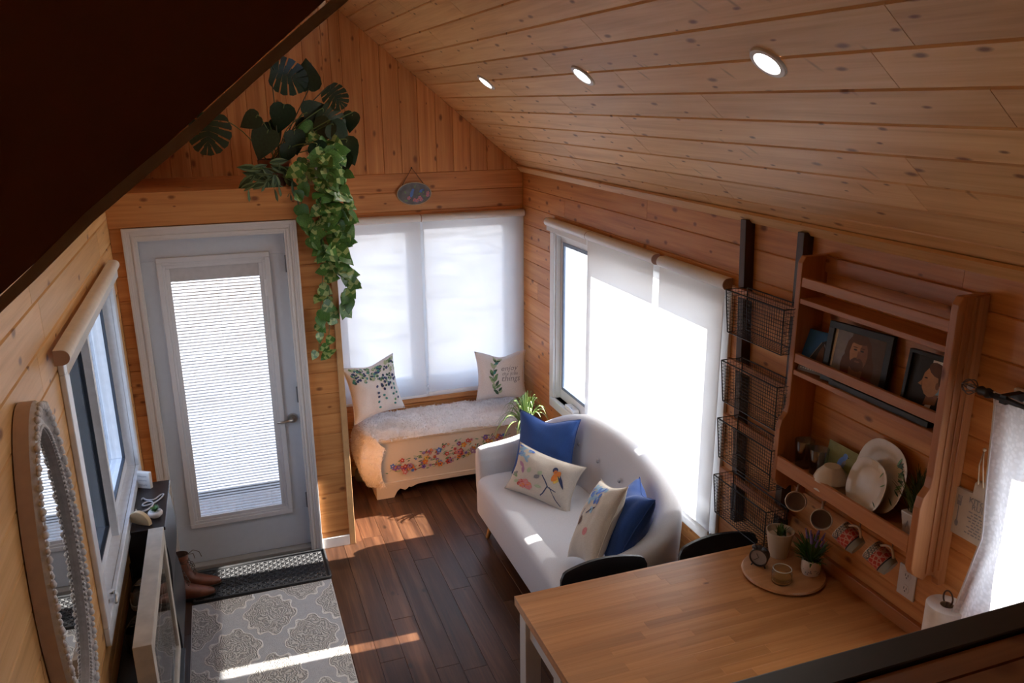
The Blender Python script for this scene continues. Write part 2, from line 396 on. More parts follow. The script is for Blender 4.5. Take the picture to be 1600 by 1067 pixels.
# ceilings
LS = math.hypot(1, SL)
wu = V((-1, 0, SL)) / LS; wn = V((-SL, 0, -1)) / LS
nrow = [(max(0, .1345 * k - .008), min(LS * RX, .1345 * (k + 1) - .008)) for k in range(14) if .1345 * k < LS * RX]
cr = MB().prism([(0, .0), (LS * RX, 0), (LS * RX, .16), (-.33, .16), (-.33, .03)], V((W, YN, ZW)) - wn * T, wu, -wn, (0, YB + .5 - YN, 0)).build('ceiling', sheath, kind='structure')
boards(cr, V((W, YN, ZW)) - wn * T, (0, 1, 0), wu, wn, YB - YN, nrow, cpine, joint=jn(15, 1.1, 2.6, 7.3), t=T, g=.0055, gd=.007)
Y0 = .8
lu = V((1, 0, SL)) / LS; ln = V((SL, 0, -1)) / LS
cl = MB().prism([(0, 0), (LS * RX, 0), (LS * RX, .16), (-.33, .16), (-.33, .03)], V((0, Y0, ZL)) - ln * T, lu, -ln, (0, YB + .5 - Y0, 0)).build('ceiling_left', sheath, kind='structure')
boards(cl, V((0, Y0, ZL)) - ln * T, (0, 1, 0), lu, ln, YB - Y0, [(max(0, .1345 * k), min(LS * RX, .1345 * (k + 1))) for k in range(14) if .1345 * k < LS * RX], cpine, joint=jn(25, 1.3, 2.8, 5), t=T)
# dormer over the sleeping loft: end wall seen as the dark slope at upper left, side, roof, back
de = MB()
de.prism([(-.14, ZL - .12), (0, ZL - .015), (RX + .02, ZL - .015 + SL * (RX + .02)), (RX + .02, 3.75), (-.14, 3.75)], (0, Y0 - .03, 0), (1, 0, 0), (0, 0, 1), (0, .03, 0))
de = de.build('wall_loft', brownp, kind='structure')
tb = MB(); n_ = 30
for i in range(n_):
    a, b = i / n_, (i + 1) / n_
    wob = lambda t: .0025 * math.sin(t * 23) + .0018 * math.sin(t * 57 + 1)
    p = [V((RX * t, Y0 - .032, ZL - .014 + SL * RX * t + wob(t))) for t in (a, b)]
    tb.bar(p[0] + V((.004, -.004, -.004)), p[1] + V((.004, -.004, -.004)), .022, .009, up=(0, 0, 1))
tb.build('edge_strip', plain('pale_edge', (.95, .86, .76), .5), de)
rest = MB().box((-.14, YN - .1, ZL), (-.10, Y0, 3.75)).box((-.14, YN - .1, 3.72), (RX + .05, Y0, 3.8)).box((-.14, YN - .1, -.1), (W + .14, YN, 3.8)).box((RX - .02, YN, ZR + .02), (RX + .02, Y0, 3.8))
rest.build('wall_near', plain('loft_wall_wood', (.55, .33, .17), .6), kind='structure')
# loft deck under the viewer with black nosing (lower right corner of the view)
lf = MB().box((.0, YN, 2.0), (W, .637, 2.07)).build('loft_floor', plain('loft_wood', (.30, .13, .05), .45), kind='structure')
tr = MB().box((0, .637, 2.0), (W, .683, 2.1)).build('loft_nosing', black, bevel=.003, kind='structure')
boards(lf, (0.0, YN, 2.07), (1, 0, 0), (0, 1, 0), (0, 0, 1), W, [(a, min(a + .1, .637 - YN)) for a in [x * .1 for x in range(22)]], wood('loft_boards', 0, (.20, .075, .025), (.30, .12, .045), (.36, .155, .06), knots=.3), t=.025, g=.002, gd=.003)
# crown strip between the right wall and the ceiling, base boards
MB().prism([(0, 0), (-.018, 0), (-.05, .040), (-.04, .05), (0, .014)], (W, YN, ZW - .022), (1, 0, 0), (0, 0, 1), (0, YB - YN, 0)).build('trim_2', cpine, kind='structure')
MB().box((.97, YD - .012, 0), (1.145, YD, .072)).build('baseboard_entry', white, kind='structure', bevel=.003)
MB().box((1.19, YB - .014, 0), (W, YB, .08)).build('baseboard_back', plain('base_wood', (.55, .34, .17), .5), kind='structure', bevel=.003)
MB().box((W - .012, 2.6, 0), (W, YB - .02, .08)).build('baseboard_right', MATS['base_wood'], kind='structure', bevel=.003)
MB().box((0, .9, 0), (.012, YD - .02, .08)).build('baseboard_left', white, kind='structure', bevel=.003)
# ------------------------------------------------------------------ outside
mt, n, b = newmat('snowy_ground'); t = N(n, 'TexCoord'); a1 = N(n, 'TexNoise'); a1.inputs['Scale'].default_value = 1.1; a1.inputs['Detail'].default_value = 9; a1.inputs['Roughness'].default_value = .65
L(n, t.outputs['Object'], a1.inputs[0]); L(n, ramp(n, a1.outputs['Fac'], [(.34, (.19, .18, .16)), (.46, (.30, .29, .275)), (.60, (.40, .395, .385))]), b.inputs['Base Color']); b.inputs['Roughness'].default_value = .9
MB().grid(lambda a, c: (-60 + 120 * a, -60 + 120 * c, -.75 + .25 * noise.noise(V((a * 40, c * 40, 0)))), 90, 90).build('ground', mt, kind='structure', smooth=True)
MB().box((-.14, YD + .12, 1.9), (-.10, YB + .5, 2.9)).build('ledge_side', sheath, wl)
pd = MB().box((-.2, YD + .12, -.32), (1.2, 6.2, -.17)).build('porch_floor', plain('porch_core', (.3, .3, .3), .8), kind='structure')
boards(pd, (-.2, YD + .12, -.17), (0, 1, 0), (1, 0, 0), (0, 0, 1), 6.2 - YD - .12, rowsof(0, 1.4, .14), plain('porch_shade_blue', (.50, .54, .60), .7), t=.03, g=.004, gd=.006)  # deck boards: bluish tint of the porch shade is put into their colour
MB().tube([(4.0, 9.5, -.7), (4.0, 9.5, 1.0), (4.05, 9.5, 1.18), (4.2, 9.5, 1.25), (4.34, 9.5, 1.18), (4.38, 9.5, 1.0)], .012).build('shepherd_hook', blackw, smooth=True, label='thin dark shepherd hook standing outside the alcove window', category='garden hook')
# ------------------------------------------------------------------ windows
def frame_rect(mb, axis, at0, at1, a0, a1, z0, z1, w, mi=0, wb=None):
    wb = wb or w
    B = (lambda p, q, r, s_: mb.box((at0, p, r), (at1, q, s_), mi)) if axis == 0 else (lambda p, q, r, s_: mb.box((p, at0, r), (q, at1, s_), mi))
    B(a0, a1, z1 - w, z1); B(a0, a1, z0, z0 + wb); B(a0, a0 + w, z0 + wb, z1 - w); B(a1 - w, a1, z0 + wb, z1 - w); return mb
def pane(axis, at, a0, a1, z0, z1, parent, mat=None):
    mb = MB()
    (mb.box((at, a0, z0), (at + .004, a1, z1)) if axis == 0 else mb.box((a0, at, z0), (a1, at + .004, z1)))
    return mb.build('pane', mat or glass(), parent)
# right window
w1 = frame_rect(MB(), 0, W - .018, W, 3.068, 5.237, .604, 1.95, .067).build('window_1', vinyl, kind='structure', bevel=.004)
frame_rect(MB(), 0, W, W + .14, 3.125, 5.18, .66, 1.89, .02).build('jamb', vinyl, w1)
MB().box((W - .03, 3.1, .655), (W + .05, 5.2, .68)).build('sill', vinyl, w1, bevel=.003)
for i, (a, b_, z0, z1) in enumerate(((4.545, 5.16, .68, 1.87), (3.145, 4.535, .68, 1.87))):
    f = frame_rect(MB(), 0, W + .035, W + .10, a, b_, z0, z1, .048, wb=.085 if i == 0 else .05).build('sash', vinyl, w1, bevel=.004)
    if i == 0: frame_rect(MB(), 0, W + .028, W + .04, a + .045, b_ - .045, z0 + .08, z1 - .045, .022).build('screen_frame', plain('sash_gasket', (.16, .22, .32), .5), f)
    pane(0, W + .07, a + .045, b_ - .045, z0 + .05, z1 - .045, f)
MB().box((W + .0, 4.533, .68), (W + .06, 4.55, 1.88)).build('mullion', vinyl, w1)
MB().box((W + .01, 4.56, .93), (W + .03, 4.575, 1.06)).build('latch', vinyl, w1, bevel=.003)
c = MB().box((W - .02, 4.80, .682), (W + .03, 4.95, .712)).build('crank_cover', vinyl, w1, bevel=.008)
MB().tube([(W - .005, 4.86, .71), (W - .03, 4.84, .722), (W - .035, 4.76, .716)], .007).build('crank_handle', vinyl, c, smooth=True)
# left window
w2 = frame_rect(MB(), 0, 0, .02, 2.955, 4.545, .825, 1.965, .075).build('window_2', plain('cool_vinyl', (.74, .78, .84), .3), kind='structure', bevel=.004)
cv = MATS['cool_vinyl']
frame_rect(MB(), 0, -.14, 0, 3.01, 4.49, .88, 1.92, .022).build('jamb', cv, w2)
for i, (a, b_) in enumerate(((3.03, 3.70), (3.72, 4.47))):
    f = frame_rect(MB(), 0, -.10, -.04, a, b_, .90, 1.90, .045, wb=.07).build('sash', cv, w2, bevel=.004)
    if i == 0:
        MB().box((-.055, a + .045, .96), (-.052, b_ - .045, 1.86)).build('insect_screen', sheer('screen_mesh', (.06, .065, .075), .72, .1), f)
    frame_rect(MB(), 0, -.05, -.036, a + .04, b_ - .04, .965, 1.865, .012).build('gasket', plain('dark_gasket', (.03, .04, .06), .5), f)
    pane(0, -.08, a + .04, b_ - .04, .95, 1.86, f)
MB().box((-.06, 3.69, .90), (-.01, 3.73, 1.90)).build('mullion', cv, w2)
MB().lathe([(0, .02), (.022, .018), (.03, 0)], (0.0, 3.2, .885), (0, 0, 1), 12, sc=(1, 1.6)).build('crank_cover', cv, w2, smooth=True)
MB().tube([(.0, 3.2, .9), (.02, 3.19, .915), (.03, 3.12, .905)], .006).build('crank_handle', chrome, w2, smooth=True)
# alcove window
w3 = frame_rect(MB(), 1, YB - .016, YB, 1.235, 2.715, .57, 1.975, .06).build('window_3', vinyl, kind='structure', bevel=.004)
frame_rect(MB(), 1, YB, YB + .14, 1.285, 2.66, .625, 1.925, .02).build('jamb', vinyl, w3)
for i, (a, b_, wd_) in enumerate(((1.305, 1.90, .065), (1.92, 2.64, .05))):
    f = frame_rect(MB(), 1, YB + .04, YB + .10, a, b_, .645, 1.905, wd_, wb=.07).build('sash', vinyl, w3, bevel=.004)
    pane(1, YB + .07, a + .05, b_ - .05, .70, 1.86, f)
MB().box((1.885, YB + .0, .64), (1.935, YB + .09, 1.91)).build('mullion', vinyl, w3)
MB().box((1.19, YB - .03, .545), (2.73, YB, .575)).build('sill', pine[0], w3)
# kitchen window
w4 = frame_rect(MB(), 0, W - .018, W, .66, 1.64, 1.19, 1.94, .065).build('window_4', vinyl, kind='structure', bevel=.004)
f = frame_rect(MB(), 0, W + .03, W + .09, .72, 1.58, 1.25, 1.88, .045).build('sash', vinyl, w4, bevel=.004); pane(0, W + .06, .76, 1.54, 1.29, 1.84, f)
# ------------------------------------------------------------------ door
cas = MB()
def casing(mb, prof):
    x0, x1, zt = .13, .90, 2.05
    for side, xx in ((-1, x0), (1, x1)):
        for (a, b_, h) in prof: mb.box((xx + side * a, YD - h, 0), (xx + side * b_, YD, zt + .0 + b_))
    for (a, b_, h) in prof: mb.box((x0 - a, YD - h, zt + a), (x1 + a, YD, zt + b_))
    return mb
cas = casing(cas, [(0, .012, .014), (.012, .026, .020), (.026, .034, .015), (.034, .048, .019), (.048, .058, .024), (.058, .07, .028)])
d1 = cas.build('door_1', plain('casing_paint', (.72, .70, .69), .35, var=.02), kind='structure', bevel=.0015)
jb = MB().box((.105, YD - .005, 0), (.125, YD + .12, 2.06)).box((.905, YD - .005, 0), (.925, YD + .12, 2.06)).box((.105, YD - .005, 2.045), (.925, YD + .12, 2.06)).build('jamb', MATS['casing_paint'], d1)
MB().box((.125, YD + .0, 0), (.905, YD + .12, .028)).build('threshold', plain('threshold_grey', (.33, .32, .30), .5), d1, bevel=.004)
slab = MB(); frame_rect(slab, 1, YD + .05, YD + .094, .127, .903, .032, 2.043, .12, wb=.26)
slab.box((.247, YD + .05, 1.93), (.783, YD + .094, 1.925))
slab = slab.build('door_slab', doorw, d1, bevel=.002)
lf_ = frame_rect(MB(), 1, YD + .032, YD + .05, .205, .81, .272, 1.94, .028)
frame_rect(lf_, 1, YD + .040, YD + .052, .232, .783, .30, 1.912, .016)
frame_rect(lf_, 1, YD + .046, YD + .056, .247, .768, .315, 1.898, .022)
lf_.build('glass_frame', plain('lite_frame', (.66, .66, .68), .4, var=.02), slab, bevel=.003)
MB().box((.262, YD + .052, 1.80), (.755, YD + .075, 1.89)).build('blind_headrail', plain('headrail_grey', (.52, .51, .52), .5), slab)
MB().box((.772, YD + .044, .5), (.786, YD + .05, 1.78)).build('slider_channel', MATS['headrail_grey'], slab)
MB().box((.768, YD + .034, 1.68), (.79, YD + .046, 1.78)).build('slider_grip', white, slab, bevel=.002)
pane(1, YD + .053, .262, .755, .31, 1.80, slab); pane(1, YD + .086, .262, .755, .31, 1.80, slab)
sm = MB(); z = .322
while z < 1.80:
    sm.add([(.268, YD + .062, z), (.75, YD + .062, z), (.75, YD + .076, z + .0035), (.268, YD + .076, z + .0035)], [(0, 1, 2, 3)])
    z += .0185
for x in (.33, .51, .69): sm.box((x, YD + .068, .32), (x + .0012, YD + .0692, 1.8))
sm.build('blind_slats', plain('slat_white', (.85, .85, .86), .5, var=.01), slab, kind='stuff', fix=False)
h = MB().lathe([(0, .012), (.026, .012), (.031, .006), (.032, 0)], (.858, YD + .05, .90), (0, -1, 0), 24).lathe([(.012, .0), (.011, .035), (0, .036)], (.858, YD + .05, .90), (0, -1, 0), 12).build('handle_rose', chrome, slab, smooth=True, auto=True)
MB().tube([(.858, YD + .015, .90), (.83, YD + .012, .897), (.79, YD + .014, .892), (.765, YD + .018, .895)], [.010, .0095, .008, .006], 10).build('lever', chrome, slab, smooth=True)
for zz in (1.86, 1.05, .34):
    hg = MB().box((.895, YD + .04, zz - .05), (.912, YD + .052, zz + .05)).tube([(.905, YD + .036, zz - .045), (.905, YD + .036, zz + .045)], .006).build('hinge', plain('hinge_metal', (.25, .25, .27), .4, metal=.8), d1)
# ------------------------------------------------------------------ ceiling lights
mt, n, b = newmat('lamp_lens'); b.inputs['Emission Color'].default_value = (1, .97, .92, 1); b.inputs['Emission Strength'].default_value = LED
for i, (y, lab) in enumerate(((1.99, 'round recessed ceiling light nearest the wall shelf, largest of the three'), (3.21, 'round recessed ceiling light, the middle one of three in the row'), (4.49, 'round recessed ceiling light furthest along the row, nearest the gable wall'))):
    c0 = V((2.022, y, ZW + SL * (W - 2.022)))
    t = thing('ceiling_light', lab, 'ceiling light', c0, 'recessed ceiling lights')
    MB().lathe([(.040, .003), (.043, .007), (.056, .006), (.0605, .0), (.0605, -.004)], c0, wn, 36).build('trim_ring', plain('ring_white', (.62, .60, .58), .4), t, smooth=True, auto=True)
    MB().lathe([(0, .0035), (.041, .0035)], c0, wn, 36).build('lens', mt, t)
    ll = bpy.data.lights.new('lamp', 'SPOT'); ll.energy = LAMP; ll.spot_size = 2.5; ll.spot_blend = .7; ll.shadow_soft_size = .04; ll.color = (1, .93, .84)
    lo = bpy.data.objects.new('lamp', ll); COL.objects.link(lo); link(lo, t); lo.location = c0 + wn * .02; lo.rotation_euler = wn.to_track_quat('-Z', 'Y').to_euler()
# ------------------------------------------------------------------ roller blinds
ecap = plain('end_cap', (.36, .24, .20), .4)
def roller(axis, at, a0, a1, zt, r, drop, mat, label, group, toward, valm=vinyl, cloth=True, bot=True):
    """roll with valance and hanging cloth. axis 0: on an X wall, runs in Y; toward = direction into the room"""
    P = (lambda a, d, z: (at + toward * d, a, z)) if axis == 0 else (lambda a, d, z: (a, at + toward * d, z))
    t = thing('roller_blind', label, 'roller blind', P((a0 + a1) / 2, .03, zt), group)
    prof = [(0, 0), (.0, -2 * r)] + [(.012 + r + r * math.sin(x), -r + -r * math.cos(x)) for x in [PI * k / 10 for k in range(11)]]
    prof = [(0, 0)] + [(.012 + r * .4 + r * math.sin(x), -r + r * math.cos(x)) for x in [PI * k / 10 for k in range(11)]] + [(0, -2 * r)]
    o = P(a0, 0, zt); u = (toward, 0, 0) if axis == 0 else (0, toward, 0)
    w_ = (0, a1 - a0, 0) if axis == 0 else (a1 - a0, 0, 0)
    MB().prism(prof, o, u, (0, 0, 1), w_).build('roll_cover', valm, t, smooth=True, auto=True)
    for a in (a0 - .004, a1):
        w2_ = (0, .004, 0) if axis == 0 else (.004, 0, 0)
        MB().prism(prof, P(a, 0, zt), u, (0, 0, 1), w2_).build('end_cap', ecap, t)
    if drop is not None:
        q = .032
        c = MB().box(P(a0 + .006, q, drop), P(a1 - .006, q + .0012, zt - r)).build('cloth', mat, t)
        if bot: MB().box(P(a0 + .006, q - .004, drop - .012), P(a1 - .006, q + .006, drop + .008)).build('hem_bar', valm, c, bevel=.003)
    return t
G1 = 'roller blinds on the right window'
roller(0, W - .018, 4.56, 5.225, 1.985, .028, 1.90, blindm, 'rolled-up white roller blind above the clear crank-out pane', G1, -1, bot=False)
roller(0, W - .018, 3.722, 4.552, 1.985, .028, .70, blindm, 'white roller blind pulled down over the middle right-wall pane, behind sofa', G1, -1)
roller(0, W - .018, 3.07, 3.668, 1.985, .028, .70, blindm, 'white roller blind pulled down beside the wire baskets', G1, -1)
G2 = 'roller blinds over the alcove window'
roller(1, YB - .018, 1.245, 1.925, 1.975, .026, .60, blindb, 'white roller blind over left half of alcove window, behind green-leaf cushion', G2, -1)
roller(1, YB - .018, 1.932, 2.722, 1.975, .026, .615, blindb, 'white roller blind over right half of alcove window, next to corner', G2, -1)
for (x, y) in ((1.93, YB - .06),): 
    pass
roller(0, .02, 2.82, 4.47, 2.015, .025, 1.93, blindm, 'rolled-up cream roller blind over the left wall window', 'left window blind', 1, valm=plain('cream_roll', (.74, .66, .56), .5), bot=False)
# ------------------------------------------------------------------ helpers for soft goods and prints
def text2d(s_, size, align='CENTER', shear=0, font_off=0):
    cu = bpy.data.curves.new('t', 'FONT'); cu.body = s_; cu.size = size; cu.align_x = align; cu.shear = shear; cu.offset = font_off; cu.resolution_u = 2
    o = bpy.data.objects.new('t', cu); COL.objects.link(o)
    dg = bpy.context.evaluated_depsgraph_get(); me = bpy.data.meshes.new_from_object(o.evaluated_get(dg))
    vs = [(v.co.x, v.co.y) for v in me.vertices]; fs = [tuple(p.vertices) for p in me.polygons]
    bpy.data.objects.remove(o); bpy.data.curves.remove(cu); bpy.data.meshes.remove(me)
    return vs, fs
def ell(cx, cy, rx, ry, a=0, n=12, k=0):
    r = []
    for i in range(n):
        t = 2 * PI * i / n; q = 1 + k * math.cos(5 * t)
        x, y = rx * q * math.cos(t), ry * q * math.sin(t); r.append((cx + x * math.cos(a) - y * math.sin(a), cy + x * math.sin(a) + y * math.cos(a)))
    return r
def leafp(x, y, l, w, a):
    pts = [(0, 0), (.25, .8), (.55, 1), (.85, .5), (1, 0), (.85, -.5), (.55, -1), (.25, -.8)]
    return [(x + p * l * math.cos(a) - q * w / 2 * math.sin(a), y + p * l * math.sin(a) + q * w / 2 * math.cos(a)) for p, q in pts]
def stroke(pts, w):
    """flat ribbon polygon list along a 2D polyline"""
    out = []
    for (x0, y0), (x1, y1) in zip(pts, pts[1:]):
        d = math.hypot(x1 - x0, y1 - y0) or 1; nx, ny = -(y1 - y0) / d * w / 2, (x1 - x0) / d * w / 2
        out.append([(x0 + nx, y0 + ny), (x1 + nx, y1 + ny), (x1 - nx, y1 - ny), (x0 - nx, y0 - ny)])
    return out
class Print:
    """flat coloured print laid on a surface: map2d(u, v, lift) -> point"""
    def __init__(s, fn): s.fn = fn; s.mb = MB(); s.mats = []; s.k = 0
    def mi(s, m):
        if m not in s.mats: s.mats.append(m)
        return s.mats.index(m)
    def poly(s, pts, m, lift=None):
        s.k += 1; l = .0006 + s.k * .000012 if lift is None else lift
        cx = sum(p[0] for p in pts) / len(pts); cy = sum(p[1] for p in pts) / len(pts)
        n = len(pts); s.mb.add([s.fn(*p, l) for p in pts] + [s.fn(cx, cy, l)], [(i, (i + 1) % n, n) for i in range(n)], s.mi(m)); return s
    def mesh2(s, vf, ox, oy, m, rot=0):
        s.k += 1; l = .0007 + s.k * .000012; vs, fs = vf; c, sn = math.cos(rot), math.sin(rot)
        s.mb.add([s.fn(ox + x * c - y * sn, oy + x * sn + y * c, l) for x, y in vs], fs, s.mi(m)); return s
    def build(s, name, parent): return s.mb.build(name, s.mats, parent, fix=False)
def ink(name, col, r=.6): return plain(name, col, r, var=.08, scale=60)
inkg = ink('ink_dark_green', (.04, .10, .06)); inkg2 = ink('ink_mid_green', (.16, .30, .14)); inkg3 = ink('ink_pale_green', (.42, .52, .34)); inkt = ink('ink_teal', (.05, .25, .24))
inkn = ink('ink_navy', (.03, .05, .14)); inkb = ink('ink_blue', (.10, .22, .62)); inkp = ink('ink_purple', (.22, .12, .42)); inkr = ink('ink_red', (.55, .07, .05)); inkpk = ink('ink_pink', (.66, .24, .24))
inko = ink('ink_orange', (.75, .22, .03)); inky = ink('ink_yellow', (.72, .50, .10)); inkk = ink('ink_black', (.02, .02, .025)); inksb = ink('ink_sky', (.30, .50, .68)); inkbr = ink('ink_brown', (.12, .05, .03)); inkw = ink('ink_white', (.8, .8, .78))
inkgr = ink('ink_grey', (.25, .25, .27)); inkmv = ink('ink_mauve', (.42, .22, .36)); skin = ink('ink_skin', (.50, .27, .15)); skin2 = ink('ink_skin_shadow', (.26, .12, .07))

def fabric(name, col, rough=.9, sc=500, bump=.25, var=.10):
    if name in MATS: return MATS[name]
    mt, n, b = newmat(name); t = N(n, 'TexCoord'); w = N(n, 'TexNoise'); w.inputs['Scale'].default_value = sc; w.inputs['Detail'].default_value = 2
    L(n, t.outputs['Object'], w.inputs[0]); lo = tuple(c * (1 - var) for c in col); hi = tuple(min(1, c * (1 + var)) for c in col)
    L(n, ramp(n, w.outputs['Fac'], [(.35, lo), (.65, hi)]), b.inputs['Base Color']); b.inputs['Roughness'].default_value = rough
    b.inputs['Sheen Weight'].default_value = .2; b.inputs['Specular IOR Level'].default_value = .2
    bp = N(n, 'Bump'); bp.inputs['Strength'].default_value = bump; bp.inputs['Distance'].default_value = .001; L(n, w.outputs['Fac'], bp.inputs['Height']); L(n, bp.outputs[0], b.inputs['Normal'])
    return mt
class Cushion:
    def __init__(s, name, label, c, x, y, w, h, t, mat, group=None, seed=1, dent=0, wr=.010, back=None):
        """c centre, x right, y up; front faces x cross y"""
        s.x = V(x).normalized(); y = V(y); s.y = (y - s.x * y.dot(s.x)).normalized(); s.n = s.x.cross(s.y); s.c = V(c); s.w, s.h, s.t, s.seed, s.dent, s.wr = w, h, t, seed, dent, wr
        mb = MB(); N_ = 26
        mb.grid(lambda a, b: s.P(a * 2 - 1, b * 2 - 1, 0), N_, N_); mb.grid(lambda a, b: s.P(a * 2 - 1, b * 2 - 1, 0, -1), N_, N_, mi=1 if back else 0)
        s.o = thing(name, label, 'cushion', s.c, group)
        cv_ = mb.build('cover', [mat, back] if back else mat, s.o, smooth=True)
        s.cover = cv_
        e = [s.P(t_, -1, 0) for t_ in [i / 12 - 1 for i in range(25)]] + [s.P(1, t_, 0) for t_ in [i / 12 - 1 for i in range(1, 25)]] + [s.P(-t_, 1, 0) for t_ in [i / 12 - 1 for i in range(1, 25)]] + [s.P(-1, -t_, 0) for t_ in [i / 12 - 1 for i in range(1, 24)]]
        MB().tube(e, .0022, 5, closed=True).build('seam', back or mat, s.o, smooth=True)
    def P(s, u, v, lift=0, side=1):
        x = u * s.w / 2 * (1 - .13 * (1 - v * v) * abs(u)); y = v * s.h / 2 * (1 - .13 * (1 - u * u) * abs(v))
        k = max(0, (1 - abs(u) ** 2.6)) * max(0, (1 - abs(v) ** 2.6)); h = s.t / 2 * k ** .5
        w = s.wr * (noise.noise(V((u * 1.8 + s.seed * 7, v * 1.8, side * 3))) + .5 * noise.noise(V((u * 4 + s.seed, v * 3, side)))) * k ** .25
        dd = s.dent * math.exp(-(u * u * 5)) * max(0, v) ** 2
        return s.c + s.x * x + s.y * (y - dd) + s.n * (side * h + side * w + lift)
    def print(s, side=1): return Print(lambda u, v, l: s.P(u, v, side * (l + .0012), side))

# ------------------------------------------------------------------ sofa
sofam = fabric('light_grey_upholstery', (.62, .635, .68), sc=700, bump=.3)
sf = thing('loveseat', 'light grey curved-back fabric loveseat under the big right-hand window', 'sofa', (2.3, 3.88, 0))
def cr_(pts, n):
    out = []; k = len(pts)
    for i in range(k - 1):
        p0, p1, p2, p3 = [V(pts[max(0, min(k - 1, j))]) for j in (i - 1, i, i + 1, i + 2)]
        for q in range(n):
            t = q / n; out.append(.5 * ((2 * p1) + (p2 - p0) * t + (2 * p0 - 5 * p1 + 4 * p2 - p3) * t * t + (3 * p1 - p0 - 3 * p2 + p3) * t ** 3))
    out.append(V(pts[-1])); return out
YL, YR_ = 4.655, 3.115
ctrl = [(1.965, YL, .625), (2.12, YL + .005, .635), (2.28, YL, .665), (2.42, YL - .03, .73), (2.52, YL - .12, .80), (2.575, YL - .28, .855), (2.60, YL - .5, .885), (2.61, (YL + YR_) / 2, .90)]
ctrl += [(x, YL + YR_ - y, z) for x, y, z in ctrl[:-1][::-1]]
path = cr_(ctrl, 6)
shell = MB(); vs = []; sec = []; m_ = len(path)
for i, p in enumerate(path):
    d = (path[min(i + 1, m_ - 1)] - path[max(i - 1, 0)]); d.z = 0; d.normalize(); inn = V((d.y, -d.x, 0))  # inward normal
    if inn.dot(V((2.1, 3.88, 0)) - V((p.x, p.y, 0))) < 0: inn = -inn
    e = min(i, m_ - 1 - i); q = min(1, e / 4); hs = .5 + .5 * math.sin(q * PI / 2) if q < 1 else 1
    th = .062 * (.35 + .65 * math.sin(min(1, (e + .6) / 4) * PI / 2)); h = p.z - (1 - hs) * .03
    back = max(0, min(1, (p.z - .66) / .2)); lean = .035 * back
    if back > 0: th += .008
    pr = [(-th * .75 + .04 * 1 + lean * 0, .17), (-th - .0, .30), (-th - lean * .3, .48), (-th - lean, h - .07), (-th * .8 - lean, h - .022), (-th * .3 - lean, h - .003), (th * .3 - lean, h), (th * .8 - lean, h - .02), (th - lean * .8, h - .075), (th + .01 + lean * .2, .56), (th + .015 + lean * .9, .44), (th, .20)]
    sec.append([V((p.x, p.y, 0)) + inn * a + V((0, 0, b_)) for a, b_ in pr])
K = len(sec[0]); vs = [q for r in sec for q in r]
fs = [(i * K + j, (i + 1) * K + j, (i + 1) * K + (j + 1) % K, i * K + (j + 1) % K) for i in range(m_ - 1) for j in range(K)]
fs += [tuple(range(K))[::-1], tuple((m_ - 1) * K + j for j in range(K))]
shell.add(vs, fs); sh = shell.build('backrest_and_arms', sofam, sf, smooth=True)
md = sh.modifiers.new('soft', 'SUBSURF'); md.levels = 1; md.render_levels = 1
for y in (4.30, 4.03, 3.75, 3.47):
    MB().lathe([(0, .010), (.008, .009), (.013, .004), (.014, 0)], (2.522 + .008, y, .70), (-1, 0, .12), 12).build('button', fabric('button_fabric', (.40, .40, .43)), sf, smooth=True)
def seatf(a, b):
    # superellipse-ish profile across x, along y
    y = 3.17 + (4.60 - 3.17) * b; ang = a * 2 * PI
    ex = .34; cx, cz = 2.27, .318; c, s_ = math.cos(ang), math.sin(ang); pw = .28
    ed = max(0, abs(b - .5) * 2 - .93) / .07; k = 1 - .12 * ed
    return (cx + (abs(c) ** pw * (1 if c > 0 else -1)) * ex * k, y, cz + (abs(s_) ** pw * (1 if s_ > 0 else -1)) * .142 * k + (.008 * math.sin(PI * b) if s_ > 0 else 0))
sm = MB().grid(seatf, 40, 24, cu=True)
sm.add([seatf(i / 40, 0) for i in range(40)], [tuple(range(40))]).add([seatf(i / 40, 1) for i in range(40)], [tuple(range(40))])
sm.build('seat', sofam, sf, smooth=True)
MB().tube([(1.945 + .0, 3.2 + .1 * i, .305 - .0) for i in range(14)], .003, 5).build('front_seam', MATS['button_fabric'], sf)
legw = plain('oak_leg', (.52, .27, .08), .4)
for x, y, dx, dy in ((2.04, 4.53, -.03, .05), (2.04, 3.24, -.03, -.05), (2.5, 4.48, .02, .05), (2.5, 3.28, .02, -.05)):
    MB().tube([(x, y, .20), (x + dx, y + dy, 0)], [.021, .012], 14).build('leg', legw, sf, smooth=True, auto=True)
# cushions on the loveseat
navy = fabric('blue_cotton', (.030, .085, .30), sc=300, bump=.2); cream = fabric('cream_linen', (.62, .57, .50), sc=350, bump=.25)
c1 = Cushion('throw_pillow', 'large plain blue square cushion in the far corner of the loveseat', (2.345, 4.40, .665), (.62, -.78, .04), (.30, .16, 1), .44, .42, .15, navy, 'plain blue cushions', 3, .03, .014)
c2 = Cushion('throw_pillow', 'cream lumbar cushion printed with an orange-breasted bird and red flowers, facing up', (2.235, 4.15, .585), (.50, -.86, -.05), (.34, .30, .85), .50, .30, .13, cream, 'bird print cushions', 5, 0, .010)
pr = c2.print(); R_ = random.Random(4); _f = pr.fn; pr.fn = lambda u, v, l: _f(max(-.95, min(.95, u * 1.12)), max(-.92, min(.95, v * 1.18 + .02)), l)
for x, y, r, mm in ((-.42, -.45, .15, inkr), (-.30, -.36, .13, inkpk), (-.36, -.52, .10, inko), (-.20, -.45, .15, inkr), (-.18, -.40, .09, inko), (-.22, -.52, .08, inkpk)):
    for j in range(5): pr.poly(ell(x + r * .4 * math.cos(j * 1.26), y + r * .55 * math.sin(j * 1.26), r * .38, r * .5, j), mm if j % 2 else inkpk)
